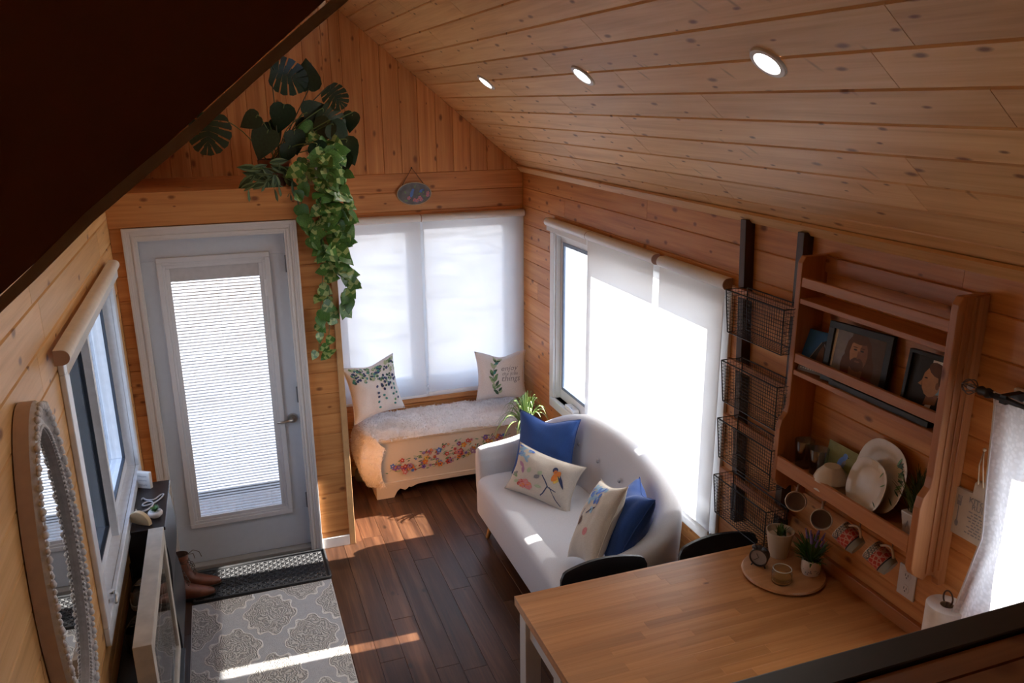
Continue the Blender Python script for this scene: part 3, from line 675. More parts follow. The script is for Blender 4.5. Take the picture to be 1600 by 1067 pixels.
for x, y, l, a in ((-.62, -.1, .26, -2.2), (-.58, -.3, .24, 2.6), (-.66, -.5, .2, .6), (-.44, -.1, .28, 1.9), (-.5, .1, .24, 2.4), (-.1, -.1, .2, .9), (-.05, -.35, .2, .2), (-.02, .05, .18, 1.2), (-.3, -.02, .22, 1.4)): pr.poly(leafp(x, y, l, .12, a), R_.choice([inkg3, inkgr, inkg2, inkmv]))
for j in range(16): pr.poly(ell(-.70 + R_.uniform(-.12, .3), .62 + R_.uniform(-.25, .2), .05, .09, R_.uniform(0, 3), 8), R_.choice([inksb, inkb, inksb]))
pr.poly(ell(.42, .22, .085, .22, -.30), inko).poly(ell(.47, .12, .06, .16, -.3), inky).poly(ell(.34, .42, .07, .11, 0), inkn).poly(ell(.36, .36, .055, .08, 0), inko)
pr.poly(leafp(.40, .42, .62, .10, -1.05), inkn)
for st in (stroke([(.08, .1), (.2, -.05), (.32, -.22), (.55, -.28)], .03) + stroke([(.3, -.2), (.22, -.5), (.16, -.62)], .03) + stroke([(.36, -.2), (.56, -.55), (.70, -.70)], .025)): pr.poly(st, inkn)
pr.build('bird_print', c2.cover)
c3 = Cushion('throw_pillow', 'cream bird print cushion standing on edge against the near arm', (2.20, 3.345, .71), (.0, -.955, .30), (.53, .25, .80), .32, .44, .14, cream, 'bird print cushions', 8, 0, .012)
for sd_ in (1, -1):
    c3b = c3.print(sd_)
    for j in range(26): c3b.poly(ell(-.05 + R_.uniform(-.5, .45), .60 + R_.uniform(-.2, .25), .07, .09, R_.uniform(0, 3), 8), R_.choice([inksb, inkb, inksb]))
    for st in stroke([(-.1, .1), (.1, .25), (.3, .3)], .04) + stroke([(-.5, -.2), (-.35, .1), (-.3, .2)], .03): c3b.poly(st, inkn)
    c3b.poly(ell(.1, .22, .08, .12, 1), inksb).poly(ell(-.25, -.1, .12, .12, .4), inkbr).poly(ell(.3, -.3, .12, .10, .4), inkpk); c3b.build('bird_print', c3.cover)
c4 = Cushion('throw_pillow', 'plain blue cushion tucked between the cream cushion and the near arm', (2.345, 3.31, .70), (-.30, -.93, .17), (.52, -.05, .85), .40, .42, .18, navy, 'plain blue cushions', 12, .02, .018)

# ------------------------------------------------------------------ blanket chest in the alcove
chm = plain('cream_chest_paint', (.72, .62, .49), .45, var=.04, scale=4)
ch = thing('blanket_chest', 'cream painted blanket chest with flower painting, in the window alcove', 'chest', (2.0, 5.57, 0))
X0, X1, YF, YB_ = 1.435, 2.60, 5.37, 5.785
MB().box((X0, YF, .115), (X1, YB_, .43)).build('body', chm, ch, bevel=.006)
MB().box((X0 - .012, YF - .014, .43), (X1 + .012, YB_ + .004, .462)).build('lid', chm, ch, bevel=.006)
MB().box((X0 - .008, YF - .010, .103), (X1 + .008, YB_, .120)).build('moulding', chm, ch, bevel=.004)
half = [(0, 0), (.125, 0), (.150, .045), (.172, .062), (.190, .055), (.205, .046), (.222, .052), (.236, .066), (.252, .060), (.27, .066), (.30, .078), (.40, .083)]
L_ = X1 - X0 + .02
pl1 = [(x, z) for x, z in half] + [(L_ - x, z) for x, z in half[::-1]] + [(L_, .105), (0, .105)]
MB().prism(pl1, (X0 - .01, YF - .012, 0), (1, 0, 0), (0, 0, 1), (0, .02, 0)).build('skirt', chm, ch)
for x in (X0 - .01, X1 - .01): MB().box((x, YF + .008, 0), (x + .02, YB_, .105)).build('skirt', chm, ch)
pr = Print(lambda u, v, l: (u, YF - l - .0004, v)); R_ = random.Random(11)
def band(t):  # centre line of the painted garland
    return 1.52 + .90 * t, .215 + .135 * t
for j in range(150):
    t = R_.random(); x, z = band(t); s_ = .078 * math.sin(PI * min(1, max(0.06, t * .95 + .05))) ** .6
    x += R_.uniform(-.02, .02); z += R_.uniform(-s_, s_); a = R_.uniform(-.3, 1.2) + (PI if R_.random() < .4 else 0)
    pr.poly(leafp(x, z, R_.uniform(.018, .036), R_.uniform(.005, .010), a), R_.choice([inkg, inkg2, inkg2, inkg3]))
for j in range(120):
    t = R_.uniform(.03, .97); x, z = band(t); s_ = .070 * math.sin(PI * min(1, max(0.06, t * .95 + .05))) ** .6
    x += R_.uniform(-.02, .02); z += R_.uniform(-s_, s_); r = R_.choice([.008, .010, .014, .019, .023]); mm = R_.choice([inkp, inkb, inko, inkr, inkpk, inky, inkmv, inko, inkr])
    for q in range(5): pr.poly(ell(x + r * .55 * math.cos(q * 1.257 + j), z + r * .55 * math.sin(q * 1.257 + j), r * .42, r * .34, q * 1.257 + j, 7), mm)
    pr.poly(ell(x, z, r * .26, r * .26, 0, 6), R_.choice([inky, inkn, inkw]))
pr.build('flower_painting', ch)
# sheepskin: draped over the lid and the left end
woolm = plain('wool_white', (.90, .87, .85), .95, var=.05, scale=40)
def skinpt(a, b, lift=0):
    # a across length (0 = lower end hanging at the left), b depth (0 front edge .. 1 wall)
    s_ = a * 1.66 - .46
    x_ = max(s_, 0) + X0
    edge = YF - .018 - .010 * math.sin(x_ * 11) - .010 * noise.noise(V((x_ * 5, 3, 0)))
    y = edge + (YB_ - edge) * b; z = .478
    if s_ < 0:
        h_ = -s_; q = min(1, h_ / .07); bul = math.sin(min(1, h_ / .46) * PI)
        x = X0 - .012 - .035 * math.sin(q * PI / 2) - .060 * bul; z = .492 - .035 * q * q - max(0, h_ - .04) * .86
        y = (YF - .012 - .030 * bul * (1 - b)) + (YB_ - YF - .02) * b
        if b < .10: x += (1 - b / .10) * .165 * min(1, h_ / .10) * (1 - .35 * h_ / .46)
    else:
        x = X0 - .012 + s_; z += .012 * noise.noise(V((x * 7, y * 7, 1))) + .012
        if b < .10: z -= (1 - b / .10) * (.040 + .012 * noise.noise(V((x * 4, 0, 5))))
    return V((x, y, z))
def skinn(a, b):
    e = .004; p = skinpt(a, b); du = skinpt(min(1, a + e), b) - skinpt(max(0, a - e), b); dv = skinpt(a, min(1, b + e)) - skinpt(a, max(0, b - e)); n = du.cross(dv)
    return n.normalized() if n.length > 1e-9 else V((0, 0, 1))
sk = MB(); NA, NB = 130, 40
sk.grid(lambda a, b: skinpt(a, b) + skinn(a, b) * (.008 + .012 * noise.noise(V(skinpt(a, b)) * 22) + .006 * noise.noise(V(skinpt(a, b)) * 60)), NA, NB)
sks = thing('sheepskin', 'fluffy white sheepskin throw draped over the top and left end of the chest', 'throw', (2.0, 5.57, .46))
sk.build('hide', woolm, sks, smooth=True, fix=False)
tf = MB(); R_ = random.Random(2)
for j in range(13000):
    a, b = R_.random(), R_.random() ** 1.1; p = skinpt(a, b); n_ = skinn(a, b); p = p + n_ * .006
    q = V((R_.uniform(-1, 1), R_.uniform(-1, 1), R_.uniform(-.9, .2))) * .8 + n_ * .8; q.normalize(); l = R_.uniform(.012, .024) * (1.5 if b < .06 else 1)
    sdir = q.cross(n_); sdir = sdir.normalized() * R_.uniform(.0012, .0028) if sdir.length > 1e-5 else V((.001, 0, 0))
    tf.add([p - sdir, p + sdir, p + q * l * .6 + sdir * .7 + n_ * .002, p + q * l], [(0, 1, 2), (0, 2, 3)])
tf.build('wool', woolm, sks, fix=False, kind='stuff')
# alcove cushions
wl_ = fabric('white_cotton', (.74, .73, .73), sc=350, bump=.2)
c5 = Cushion('throw_pillow', 'white cushion with green and navy leaf sprays, left end of the chest', (1.490, 5.60, .765), (.93, .35, .06), (-.06, .22, 1), .43, .42, .14, wl_, None, 21, .02, .010)
pr = c5.print(); R_ = random.Random(6)
for j in range(150):
    u = R_.uniform(-.86, .9); top = .92 - R_.random() ** 1.3 * (.55 if u < .1 else .9)
    pr.poly(ell(u, top, R_.uniform(.030, .065), R_.uniform(.035, .07), R_.uniform(0, 3), 8), R_.choice([inkn, inkn, inkg, inkg2, inkt, inkg3, inkg3]))
for x0, y0, y1 in ((-.05, .1, -.75), (.18, .3, -.55), (.55, .1, -.85), (.72, .2, -.6)):
    y = y0
    while y > y1:
        pr.poly(ell(x0 + R_.uniform(-.05, .05), y, .045, .055, R_.uniform(0, 3), 8), R_.choice([inkn, inkt, inkt, inkg2])); y -= R_.uniform(.12, .24)
pr.build('leaf_print', c5.cover)
c6 = Cushion('throw_pillow', 'white cushion lettered enjoy the little things with a green fern, right end', (2.475, 5.635, .735), (1, -.16, -.02), (.0, .24, 1), .40, .38, .13, wl_, None, 25, .03, .008)
pr = c6.print(); R_ = random.Random(9)
sp_ = [(-.15, -.85), (-.28, -.6), (-.34, -.3), (-.36, 0), (-.33, .3), (-.2, .6), (0, .8)]
for q in stroke(sp_, .02): pr.poly(q, inkg)
for (x, y) in sp_[:-1]:
    for k_ in range(2):
        pr.poly(leafp(x, y + .1 * k_, R_.uniform(.22, .34), .11, 2.2 + R_.uniform(-.3, .3)), R_.choice([inkg, inkg2, inkg3])); pr.poly(leafp(x, y + .06 + .1 * k_, R_.uniform(.2, .32), .11, .8 + R_.uniform(-.3, .3)), R_.choice([inkg, inkg2, inkg3, inkt]))
for s_, x, y, z_ in (('enjoy', .28, .22, .32), ('the little', .32, .02, .20), ('things', .34, -.22, .34)):
    pr.mesh2(text2d(s_, z_, shear=.3), x, y, inkgr)
pr.build('lettering_print', c6.cover)
MB().tube([(1.34, 5.70, .06), (1.42, 5.66, .07), (1.47, 5.60, .06)], [.05, .06, .045], 14).build('slipper', plain('grey_felt', (.20, .19, .17), .9), smooth=True, label='grey felt slipper on the floor beside the chest left end', category='slipper')
# ------------------------------------------------------------------ counter table
TZ = .935
tb_ = thing('counter_table', 'butcher block counter table with white legs, foreground right', 'table', (2.1, 1.95, 0))
top = MB().box((1.478, 1.30, TZ - .038), (W - .004, 2.577, TZ - .012)).build('tabletop', block, tb_, bevel=.002)
boards(top, (1.478, 1.30, TZ - .0125), (1, 0, 0), (0, 1, 0), (0, 0, 1), W - .004 - 1.478, rowsof(0, 1.277, .0436), block, joint=jn(31, .30, .62, 1.25), t=.0125, g=.0003, gd=.0004, ge=.0003, name='stave')
for x, y in ((1.515, 2.50), (1.515, 2.165), (1.515, 1.36), (2.69, 2.50), (2.69, 1.36)):
    MB().box((x - .032, y - .032, 0), (x + .032, y + .032, TZ - .038)).build('leg', white, tb_, bevel=.003)
MB().box((1.55, 2.50, TZ - .12), (2.66, 2.525, TZ - .038)).build('apron', white, tb_)
MB().box((1.50, 1.40, TZ - .12), (1.525, 2.47, TZ - .038)).build('apron', white, tb_)
MB().box((W - .022, 1.30, TZ), (W, 2.577, TZ + .055)).build('wall_batten', shelfw[1], bevel=.002, label='wooden batten along the wall at the back of the counter', category='batten')
# chairs
blk = plain('black_chair_lacquer', (.012, .012, .014), .38, var=.2)
def chair(x, y, lab, top=.905):
    t = thing('dining_chair', lab, 'chair', (x, y, 0), 'black chairs at the counter')
    w = .40
    MB().box((x - .2, y - .36, .44), (x + .2, y + .03, .465)).build('seat', blk, t, bevel=.008)
    for sx in (-1, 1):
        MB().tube([(x + sx * .17, y - .33, .44), (x + sx * .18, y - .35, 0)], [.016, .012], 8).build('leg', blk, t, smooth=True)
        MB().tube([(x + sx * .18, y + .0, .60), (x + sx * .17, y + .0, .30), (x + sx * .18, y + .03, 0)], [.015, .016, .012], 8).build('leg', blk, t, smooth=True)
    def bp(a, b):
        u = a * 2 - 1; e = .012
        xx = x + u * w / 2; yy = y + .02 - .025 * (u * u)
        cr = max(0, abs(u) - .86) / .14; zt = top - .022 * u * u - .03 * (1 - math.sqrt(max(0, 1 - cr * cr)))
        z = .60 + (zt - .60) * b
        return xx, yy, z
    mb = MB().grid(lambda a, b: (bp(a, b)[0], bp(a, b)[1] - .007, bp(a, b)[2]), 28, 6).grid(lambda a, b: (bp(a, b)[0], bp(a, b)[1] + .007, bp(a, b)[2]), 28, 6)
    k = lambda a, b, s_: (bp(a, b)[0], bp(a, b)[1] + .007 * s_, bp(a, b)[2])
    mb.grid(lambda a, b: k(a, 1, b * 2 - 1), 28, 1).grid(lambda a, b: k(a, 0, b * 2 - 1), 28, 1).grid(lambda a, b: k(0, a, b * 2 - 1), 6, 1).grid(lambda a, b: k(1, a, b * 2 - 1), 6, 1)
    mb.build('backrest', blk, t, smooth=True, auto=True)
    return t
chair(1.935, 2.73, 'black dining chair tucked under the counter beside the loveseat arm')
chair(2.495, 2.73, 'black dining chair tucked under the counter below the wire baskets')
# ------------------------------------------------------------------ tray and what stands on it
tw = wood('tray_wood', 0, (.34, .16, .065), (.42, .21, .09), (.48, .26, .12), knots=0, rough=.4)
TC = V((2.535, 2.34, TZ))
tr_ = thing('lazy_susan', 'round wooden turntable tray on the counter by the wall', 'tray', TC)
MB().lathe([(0, .022), (.150, .022), (.158, .020), (.162, .013), (.158, .008), (.10, .008), (0, .008)], TC, (0, 0, 1), 56).build('board', tw, tr_, smooth=True, auto=True)
MB().lathe([(.09, .008), (.09, 0), (0, 0)], TC, (0, 0, 1), 32).build('base_ring', tw, tr_)
ZT = TZ + .022
ceramic = plain('cream_ceramic', (.60, .52, .42), .28, var=.03); cerw = plain('white_ceramic', (.66, .62, .60), .25, var=.03); soil = plain('soil', (.03, .018, .01), .95, var=.5, scale=90, bump=1)
leafg = plain('leaf_green', (.06, .15, .03), .45, var=.3, scale=25); leafd = plain('leaf_dark_green', (.018, .05, .016), .38, var=.3, scale=20); stemm = plain('stem_green', (.10, .16, .05), .5)
def potlathe(r0, r1, h, th=.005): return [(0, 0), (r0, 0), (r1, h), (r1 - th, h), (r0 - th + (r1 - r0) * .75, h * .78), (0, h * .78)]
def blade(mb, base, tip, w, droop=0, n=5, mi=0, up=(0, 0, 1)):
    base, tip = V(base), V(tip); d = tip - base; s_ = d.cross(V(up)); s_ = s_.normalized() if s_.length > 1e-5 else V((1, 0, 0)); vs = []
    for i in range(n + 1):
        t = i / n; c = base + d * t + V((0, 0, droop * 4 * t * (1 - t))); ww = w * math.sin(PI * min(.97, .12 + t * .88)) ** .7 / 2
        vs += [c - s_ * ww, c - V((0, 0, ww * .3)), c + s_ * ww]
    fs = []
    for i in range(n):
        for j in range(2): a = i * 3 + j; fs.append((a, a + 1, a + 4, a + 3))
    return mb.add(vs, fs, mi)
p1 = V((2.585, 2.44, ZT))
t = thing('potted_herb', 'tall cream conical pot with a small green herb, back of the tray', 'potted plant', p1)
MB().lathe(potlathe(.036, .056, .115, .004), p1, n=32).build('pot', ceramic, t, smooth=True, auto=True)
MB().lathe([(0, .088), (.044, .088)], p1, n=20).build('soil', soil, t)
mb = MB(); R_ = random.Random(3)
for j in range(26):
    a = R_.uniform(0, 6.28); r = R_.uniform(0, .025); b0 = p1 + V((r * math.cos(a), r * math.sin(a), .088)); blade(mb, b0, b0 + V((R_.uniform(-.025, .025), R_.uniform(-.025, .025), R_.uniform(.015, .05))), .009, .003, 3)
mb.build('leaves', leafg, t, kind='stuff')
p2 = V((2.62, 2.285, ZT))
t = thing('potted_lavender', 'lavender with purple spikes in a white speckled pot on the tray', 'potted plant', p2)
MB().lathe([(0, 0), (.032, 0), (.038, .02), (.036, .06), (.034, .065), (.030, .06), (.03, .05), (0, .05)], p2, n=28).build('pot', cerw, t, smooth=True, auto=True)
pr = Print(lambda u, v, l: (p2.x + (.0375 + l + .0004) * math.cos(u), p2.y + (.0375 + l + .0004) * math.sin(u), p2.z + v))
for j in range(26): pr.poly(ell(R_.uniform(3.2, 5.6), R_.uniform(.012, .035), R_.uniform(.02, .07), R_.uniform(.0012, .004), 0, 6), inkn)
pr.build('speckles', t); MB().lathe([(0, .052), (.03, .052)], p2, n=16).build('soil', soil, t)
mb = MB(); mf = MB()
for j in range(120):
    a = R_.uniform(0, 6.28); sp2 = R_.uniform(.01, .065); hh = R_.uniform(.02, .11); b0 = p2 + V((.015 * math.cos(a), .015 * math.sin(a), .052)); b0 += V((sp2 * .5 * math.cos(a), sp2 * .5 * math.sin(a), hh * .55)) * R_.random()
    blade(mb, b0, b0 + V((sp2 * math.cos(a), sp2 * math.sin(a), hh * .5)), .008, .004, 3)
for j in range(9):
    a = R_.uniform(0, 6.28); q = R_.uniform(.01, .05); tp = p2 + V((q * math.cos(a), q * math.sin(a), R_.uniform(.13, .19))); mf.tube([p2 + V((0, 0, .05)), tp], .0012, 4, mi=1)
    d = (tp - p2 - V((0, 0, .05))).normalized()
    for k_ in range(5): mf.ball(tp + d * (k_ * .008 - .01), .0065 - .0009 * k_, 6)
mb.build('leaves', leafg, t, kind='stuff'); mf.build('flower_spikes', [plain('lavender', (.20, .15, .36), .7), stemm], t, kind='stuff')
p3 = V((2.455, 2.395, ZT))
t = thing('alarm_clock', 'small round dark metal twin-bell clock on the tray', 'clock', p3)
fd = V((-.80, -.60, .0)).normalized(); cc = p3 + V((0, 0, .043))
dkm = plain('gunmetal', (.09, .09, .10), .3, metal=.8)
MB().lathe([(0, -.03), (.036, -.03), (.038, 0), (.038, .006), (.033, .008), (.032, .002), (0, .002)], cc, fd, 32).build('case', dkm, t, smooth=True, auto=True)
MB().lathe([(0, .0035), (.032, .0035)], cc, fd, 24).build('dial', plain('dial_grey', (.32, .32, .33), .5), t)
sx_ = fd.cross(V((0, 0, 1)))
mb = MB()
for a, l in ((.5, .018), (2.3, .025)): mb.bar(cc + fd * .005, cc + fd * .005 + (sx_ * math.sin(a) + V((0, 0, math.cos(a)))) * l, .002, .001)
mb.build('hands', black, t)
for s_ in (-1, 1):
    MB().tube([cc + sx_ * s_ * .022 - V((0, 0, .03)), cc + sx_ * s_ * .028 - V((0, 0, .043))], .003, 6).build('foot', dkm, t)
    MB().ball(cc + sx_ * s_ * .02 + V((0, 0, .040)), .012, 10, sc=(1, 1, .7)).build('bell', dkm, t, smooth=True)
p4 = V((2.475, 2.275, ZT)); gl_ = glass('jar_glass', (.93, .95, .92), .93)
t = thing('candle_jar', 'small open glass jar with an amber candle, front of the tray', 'jar', p4)
MB().lathe([(0, .0), (.036, 0), (.039, .01), (.039, .04), (.034, .048), (.034, .055), (.0355, .057), (.032, .057), (.031, .048), (.036, .04), (.036, .012), (0, .004)], p4, n=32).build('glass', gl_, t, smooth=True)
MB().lathe([(0, .005), (.035, .005), (.035, .024), (0, .024)], p4, n=24).build('wax', plain('amber_wax', (.45, .22, .07), .4), t)
MB().lathe([(.034, .055), (.037, .057), (.034, .060), (.032, .057), (.034, .055)], p4, n=32).build('rim', plain('rim_glass', (.5, .52, .5), .15), t, smooth=True)
# ------------------------------------------------------------------ wire basket rack
rk = thing('basket_rack', 'dark wooden rack posts on the wall carrying four wire baskets', 'rack', (W - .03, 2.75, .9))
MB().bar((W - .024, 2.895, .86), (W - .024, 2.978, 2.262), .040, .048, up=(1, 0, 0)).build('post', darkwood, rk, bevel=.002)
MB().bar((W - .024, 2.59, .98), (W - .024, 2.60, 2.262), .040, .048, up=(1, 0, 0)).build('post', darkwood, rk, bevel=.002)
for z in (1.93, 1.60, 1.33, 1.06): MB().box((W - .066, 2.52, z), (W - .047, 3.0, z + .035)).build('cross_batten', shelfw[1], rk)
def basket(zt, lab, h=.185):
    t = thing('wire_basket', lab, 'basket', (2.62, 2.70, zt), 'black wire wall baskets')
    x0, x1, y0, y1 = 2.555, W - .068, 2.50, 2.885; i = .012
    c = [V((x0, y0, zt)), V((x0, y1, zt)), V((x1, y1, zt + .0)), V((x1, y0, zt + .0))]; b = [V((x0 + i, y0 + i, zt - h)), V((x0 + i, y1 - i, zt - h)), V((x1, y1 - i, zt - h)), V((x1, y0 + i, zt - h))]
    MB().tube(c, .0030, 6, closed=True).build('rim', blackw, t)
    MB().tube(b, .0024, 6, closed=True).build('base_frame', blackw, t)
    for p, q in zip(c, b): MB().tube([p, q], .0026, 6).build('corner_wire', blackw, t)
    mb = MB(); g = .0148; r = .0011
    def quad(a, b_, c_, d):  # a-b top edge, d-c bottom edge
        nu = int((b_ - a).length / g); nv = int((d - a).length / g)
        for k in range(1, nu): mb.bar(a.lerp(b_, k / nu), d.lerp(c_, k / nu), r, r)
        for k in range(1, nv): mb.bar(a.lerp(d, k / nv), b_.lerp(c_, k / nv), r, r)
    quad(c[0], c[1], b[1], b[0]); quad(c[3], c[2], b[2], b[3]); quad(c[0], c[3], b[3], b[0]); quad(c[1], c[2], b[2], b[1]); quad(b[0], b[1], b[2], b[3])
    mb.build('wire_mesh', blackw, t, kind='stuff', fix=False)
for z, l in ((1.985, 'black wire wall basket, topmost of the four on the rack'), (1.67, 'black wire wall basket, second from the top of the rack'), (1.40, 'black wire wall basket, third from the top of the rack'), (1.125, 'black wire wall basket at the bottom of the rack, above the chair')): basket(z, l)
# ------------------------------------------------------------------ plate shelf
su = thing('plate_shelf', 'wooden wall-hung plate shelf with grooved side boards, right wall', 'wall shelf', (2.65, 2.13, 1.19))
prof = [(0, 1.19), (.030, 1.19), (.034, 1.215), (.060, 1.235), (.085, 1.24), (.10, 1.225), (.145, 1.255), (.158, 1.28), (.158, 1.50), (.150, 1.535), (.128, 1.565), (.122, 1.60), (.122, 2.165), (.108, 2.19), (0, 2.19)]
def sideboard(y0, y1, groove):
    d = [(-a, z) for a, z in prof]
    s_ = MB().prism(d, (W, y0, 0), (1, 0, 0), (0, 0, 1), (0, y1 - y0, 0)).build('side_board', shelfw[2], su, bevel=.003)
    if groove:
        for x, w_ in ((W - .035, .014), (W - .060, .010), (W - .088, .014)):
            MB().box((x - w_ / 2, y0 - .004, 1.25), (x + w_ / 2, y0 + .002, 2.185)).build('reed', shelfw[2], s_, bevel=.002)
sideboard(1.777, 1.805, True); sideboard(2.485, 2.513, False)
D = .118
def rail(z0, z1, dx=D, th=.014, nm='guard_rail'): MB().box((W - dx, 1.805, z0), (W - dx + th, 2.485, z1)).build(nm, shelfw[1], su, bevel=.002)
def shelf(z, dx=D, nm='shelf_board'): MB().box((W - dx, 1.805, z - .02), (W, 2.485, z)).build(nm, shelfw[1], su, bevel=.002)
MB().box((W - .016, 1.805, 2.125), (W, 2.485, 2.185)).build('back_rail', shelfw[1], su, bevel=.002)
shelf(2.03); rail(2.075, 2.112); shelf(1.745); rail(1.775, 1.812); shelf(1.345, .15); rail(1.325, 1.385, .158, .014, 'front_lip')
MB().box((W - .016, 1.805, 1.24), (W, 2.485, 1.30)).build('hook_rail', shelfw[1], su, bevel=.002)
ZB, ZC = 1.745, 1.345
# book, pictures
def leanframe(o, yc, w, h, zb, xb, tilt, yaw=0):
    """local frame of something leaning on the wall side: returns fn(u along -Y, v up, lift toward room)"""
    nrm = V((-math.cos(tilt) * math.cos(yaw), -math.cos(tilt) * math.sin(yaw), math.sin(tilt))); rt = V((math.sin(yaw), -math.cos(yaw), 0)); up = V((math.sin(tilt) * math.cos(yaw), math.sin(tilt) * math.sin(yaw), math.cos(tilt)))
    b = V((xb, yc, zb))
    return lambda u, v, l=0: b + rt * u + up * v + nrm * l
def slabbox(mb, fn, u0, u1, v0, v1, l0, l1, mi=0):
    return mb.add([fn(u, v, l) for l in (l0, l1) for u, v in ((u0, v0), (u1, v0), (u1, v1), (u0, v1))], [(0, 3, 2, 1), (4, 5, 6, 7), (0, 1, 5, 4), (1, 2, 6, 5), (2, 3, 7, 6), (3, 0, 4, 7)], mi)
def picture(name, lab, cat, yc, w, h, zb, xb, tilt, yaw, fw, depth, bgm):
    fn = leanframe(None, yc, w, h, zb, xb, tilt, yaw); t = thing(name, lab, cat, fn(0, 0, 0))
    if fw:
        mb = MB()
        for a in ((-w / 2, w / 2, 0, fw), (-w / 2, w / 2, h - fw, h), (-w / 2, -w / 2 + fw, fw, h - fw), (w / 2 - fw, w / 2, fw, h - fw)): slabbox(mb, fn, *a, 0, depth)
        mb.build('frame', black, t, bevel=.001)
    slabbox(MB(), fn, -w / 2 + fw, w / 2 - fw, fw, h - fw, .002, max(.004, depth * .45)).build('picture' if fw else 'panel', bgm, t)
    return t, Print(lambda u, v, l: fn(u, v, max(.004, depth * .45) + l)), fn
t, pr, fn = picture('photo_book', 'blue covered book with a dark pointed tower picture, left end of middle shelf', 'book', 2.425, .115, .165, ZB, W - .085, .30, .25, 0, .014, ink('book_blue', (.02, .13, .36)))
pr.poly([(-.03, .03), (.05, .03), (.05, .13), (.035, .135), (.015, .125), (-.01, .08)], inkk); pr.poly([(.005, .035), (.04, .035), (.034, .10), (.024, .115), (.014, .09)], inkbr)
pr.poly([(-.0575, .0), (.0575, .0), (.0575, .032), (-.0575, .032)], inkgr)
for q in stroke([(-.028, .035), (-.008, .08), (.015, .125)], .003) + stroke([(.028, .12), (.04, .10), (.05, .07)], .004): pr.poly(q, inkgr)
for k_ in range(9): pr.poly([(-.048 + k_ * .011, .010), (-.041 + k_ * .011, .010), (-.041 + k_ * .011, .015), (-.048 + k_ * .011, .015)], inkw)
pr.build('cover_print', t)
t, pr, fn = picture('framed_portrait', 'black framed portrait of a bearded long-haired man in a maroon robe', 'picture', 2.225, .268, .226, ZB, W - .060, .12, .17, .024, .02, ink('portrait_ground', (.13, .085, .065)))
pr.poly([(-.11, .03), (-.11, .205), (-.035, .205), (-.035, .09), (-.06, .03)], inkgr).poly([(-.112, .06), (-.112, .205), (-.098, .205), (-.102, .06)], inkw)
_f2 = pr.fn; pr.fn = lambda u, v, l: _f2(max(-.116, min(.116, u * 1.3)), max(.021, .085 + (v - .085) * 1.3), l)
pr.poly(ell(.0, .118, .044, .062), inkbr).poly(ell(-.03, .08, .022, .04), inkbr).poly(ell(.035, .08, .02, .045), inkbr)
pr.poly([(-.11, .026), (.105, .026), (.09, .045), (.03, .062), (-.03, .066), (-.075, .055)], ink('maroon', (.16, .02, .025)))
pr.poly([(-.022, .045), (.02, .045), (.022, .075), (-.022, .08)], skin2).poly(ell(.0, .122, .028, .042), skin).poly(ell(.016, .118, .014, .036), skin2)
pr.poly(ell(.0, .090, .022, .020), inkbr).poly(ell(.0, .098, .009, .003), skin2)
for s_ in (-1, 1): pr.poly(ell(s_ * .011, .130, .006, .0025), inkk).poly(ell(s_ * .012, .137, .008, .0016), inkbr)
pr.poly([(-.003, .106), (.004, .106), (.002, .128), (-.001, .128)], skin2); pr.poly(ell(0, .158, .032, .012), inkbr)
pr.build('painting', t)
t, pr, fn = picture('framed_portrait', 'black framed profile portrait of a dark-haired man in a suit, right end of shelf', 'picture', 1.900, .165, .225, ZB, W - .066, .12, .16, .012, .02, inkk)
pr.poly([(.0, .09), (.065, .09), (.065, .205), (.0, .205)], inksb).poly([(.0, .17), (.065, .14), (.065, .205), (.0, .205)], inkw)
_f3 = pr.fn; pr.fn = lambda u, v, l: _f3(max(-.069, min(.069, u * 1.25)), max(.021, min(.204, .06 + (v - .06) * 1.25)), l)
pr.poly([(-.055, .014), (.06, .014), (.06, .05), (.035, .075), (.0, .065), (-.03, .03)], inkk).poly([(-.012, .02), (.012, .02), (.02, .07), (.005, .062)], inkw)
pr.poly([(-.005, .055), (.028, .062), (.032, .09), (.0, .085)], skin2).poly(ell(.006, .118, .026, .040), skin).poly([(-.020, .118), (-.030, .106), (-.019, .103)], skin)
pr.poly(ell(.018, .152, .026, .018, -.4), inkbr).poly(ell(.034, .135, .011, .024), inkbr).poly(ell(.024, .112, .005, .010), skin2).poly(ell(-.010, .126, .005, .002), inkk)
pr.build('painting', t)
t, pr, fn = picture('bird_card', 'unframed olive green picture of a blue bird standing behind the bowls', 'picture', 2.262, .165, .150, ZC, W - .05, .16, 0, 0, .008, ink('olive_ground', (.26, .26, .08)))
pr.poly(ell(.0, .088, .016, .030, -.5), inkb).poly(ell(.014, .117, .012, .012), inkb).poly(leafp(-.008, .07, .045, .014, -2.1), inkn).poly(ell(.012, .085, .008, .018, -.4), inkgr).poly(leafp(.024, .117, .009, .004, 0), inkk)
pr.poly([(-.05, .0), (.06, .0), (.05, .03), (.02, .058), (-.02, .055)], ink('stump', (.14, .11, .07))); pr.build('bird_print', t)
# dark flat frame lying beneath
MB().box((W - .108, 1.84, ZB), (W - .02, 2.30, ZB + .022)).build('flat_case', black, bevel=.002, label='flat black case lying behind the guard rail of the middle shelf', category='case')
# glasses, bowls, plates
gp = [(0, 0), (.028, 0), (.031, .01), (.038, .115), (.036, .115), (.0295, .014), (0, .008)]
g0 = None
for y, x, l in ((2.435, 2.66, 'clear drinking glass at the left end of the lower shelf'), (2.345, 2.655, 'clear drinking glass between the other glass and the bird picture')):
    g0 = tag(MB().lathe(gp, (x, y, ZC), n=28).build('drinking_glass', glass('tumbler_glass', (.9, .92, .93), .9, .13), smooth=True, auto=True), l, 'glass', 'drinking glasses')
bp_ = [(0, .002), (.030, .0), (.032, .004), (.055, .03), (.066, .055), (.063, .055), (.052, .032), (.03, .010), (0, .008)]
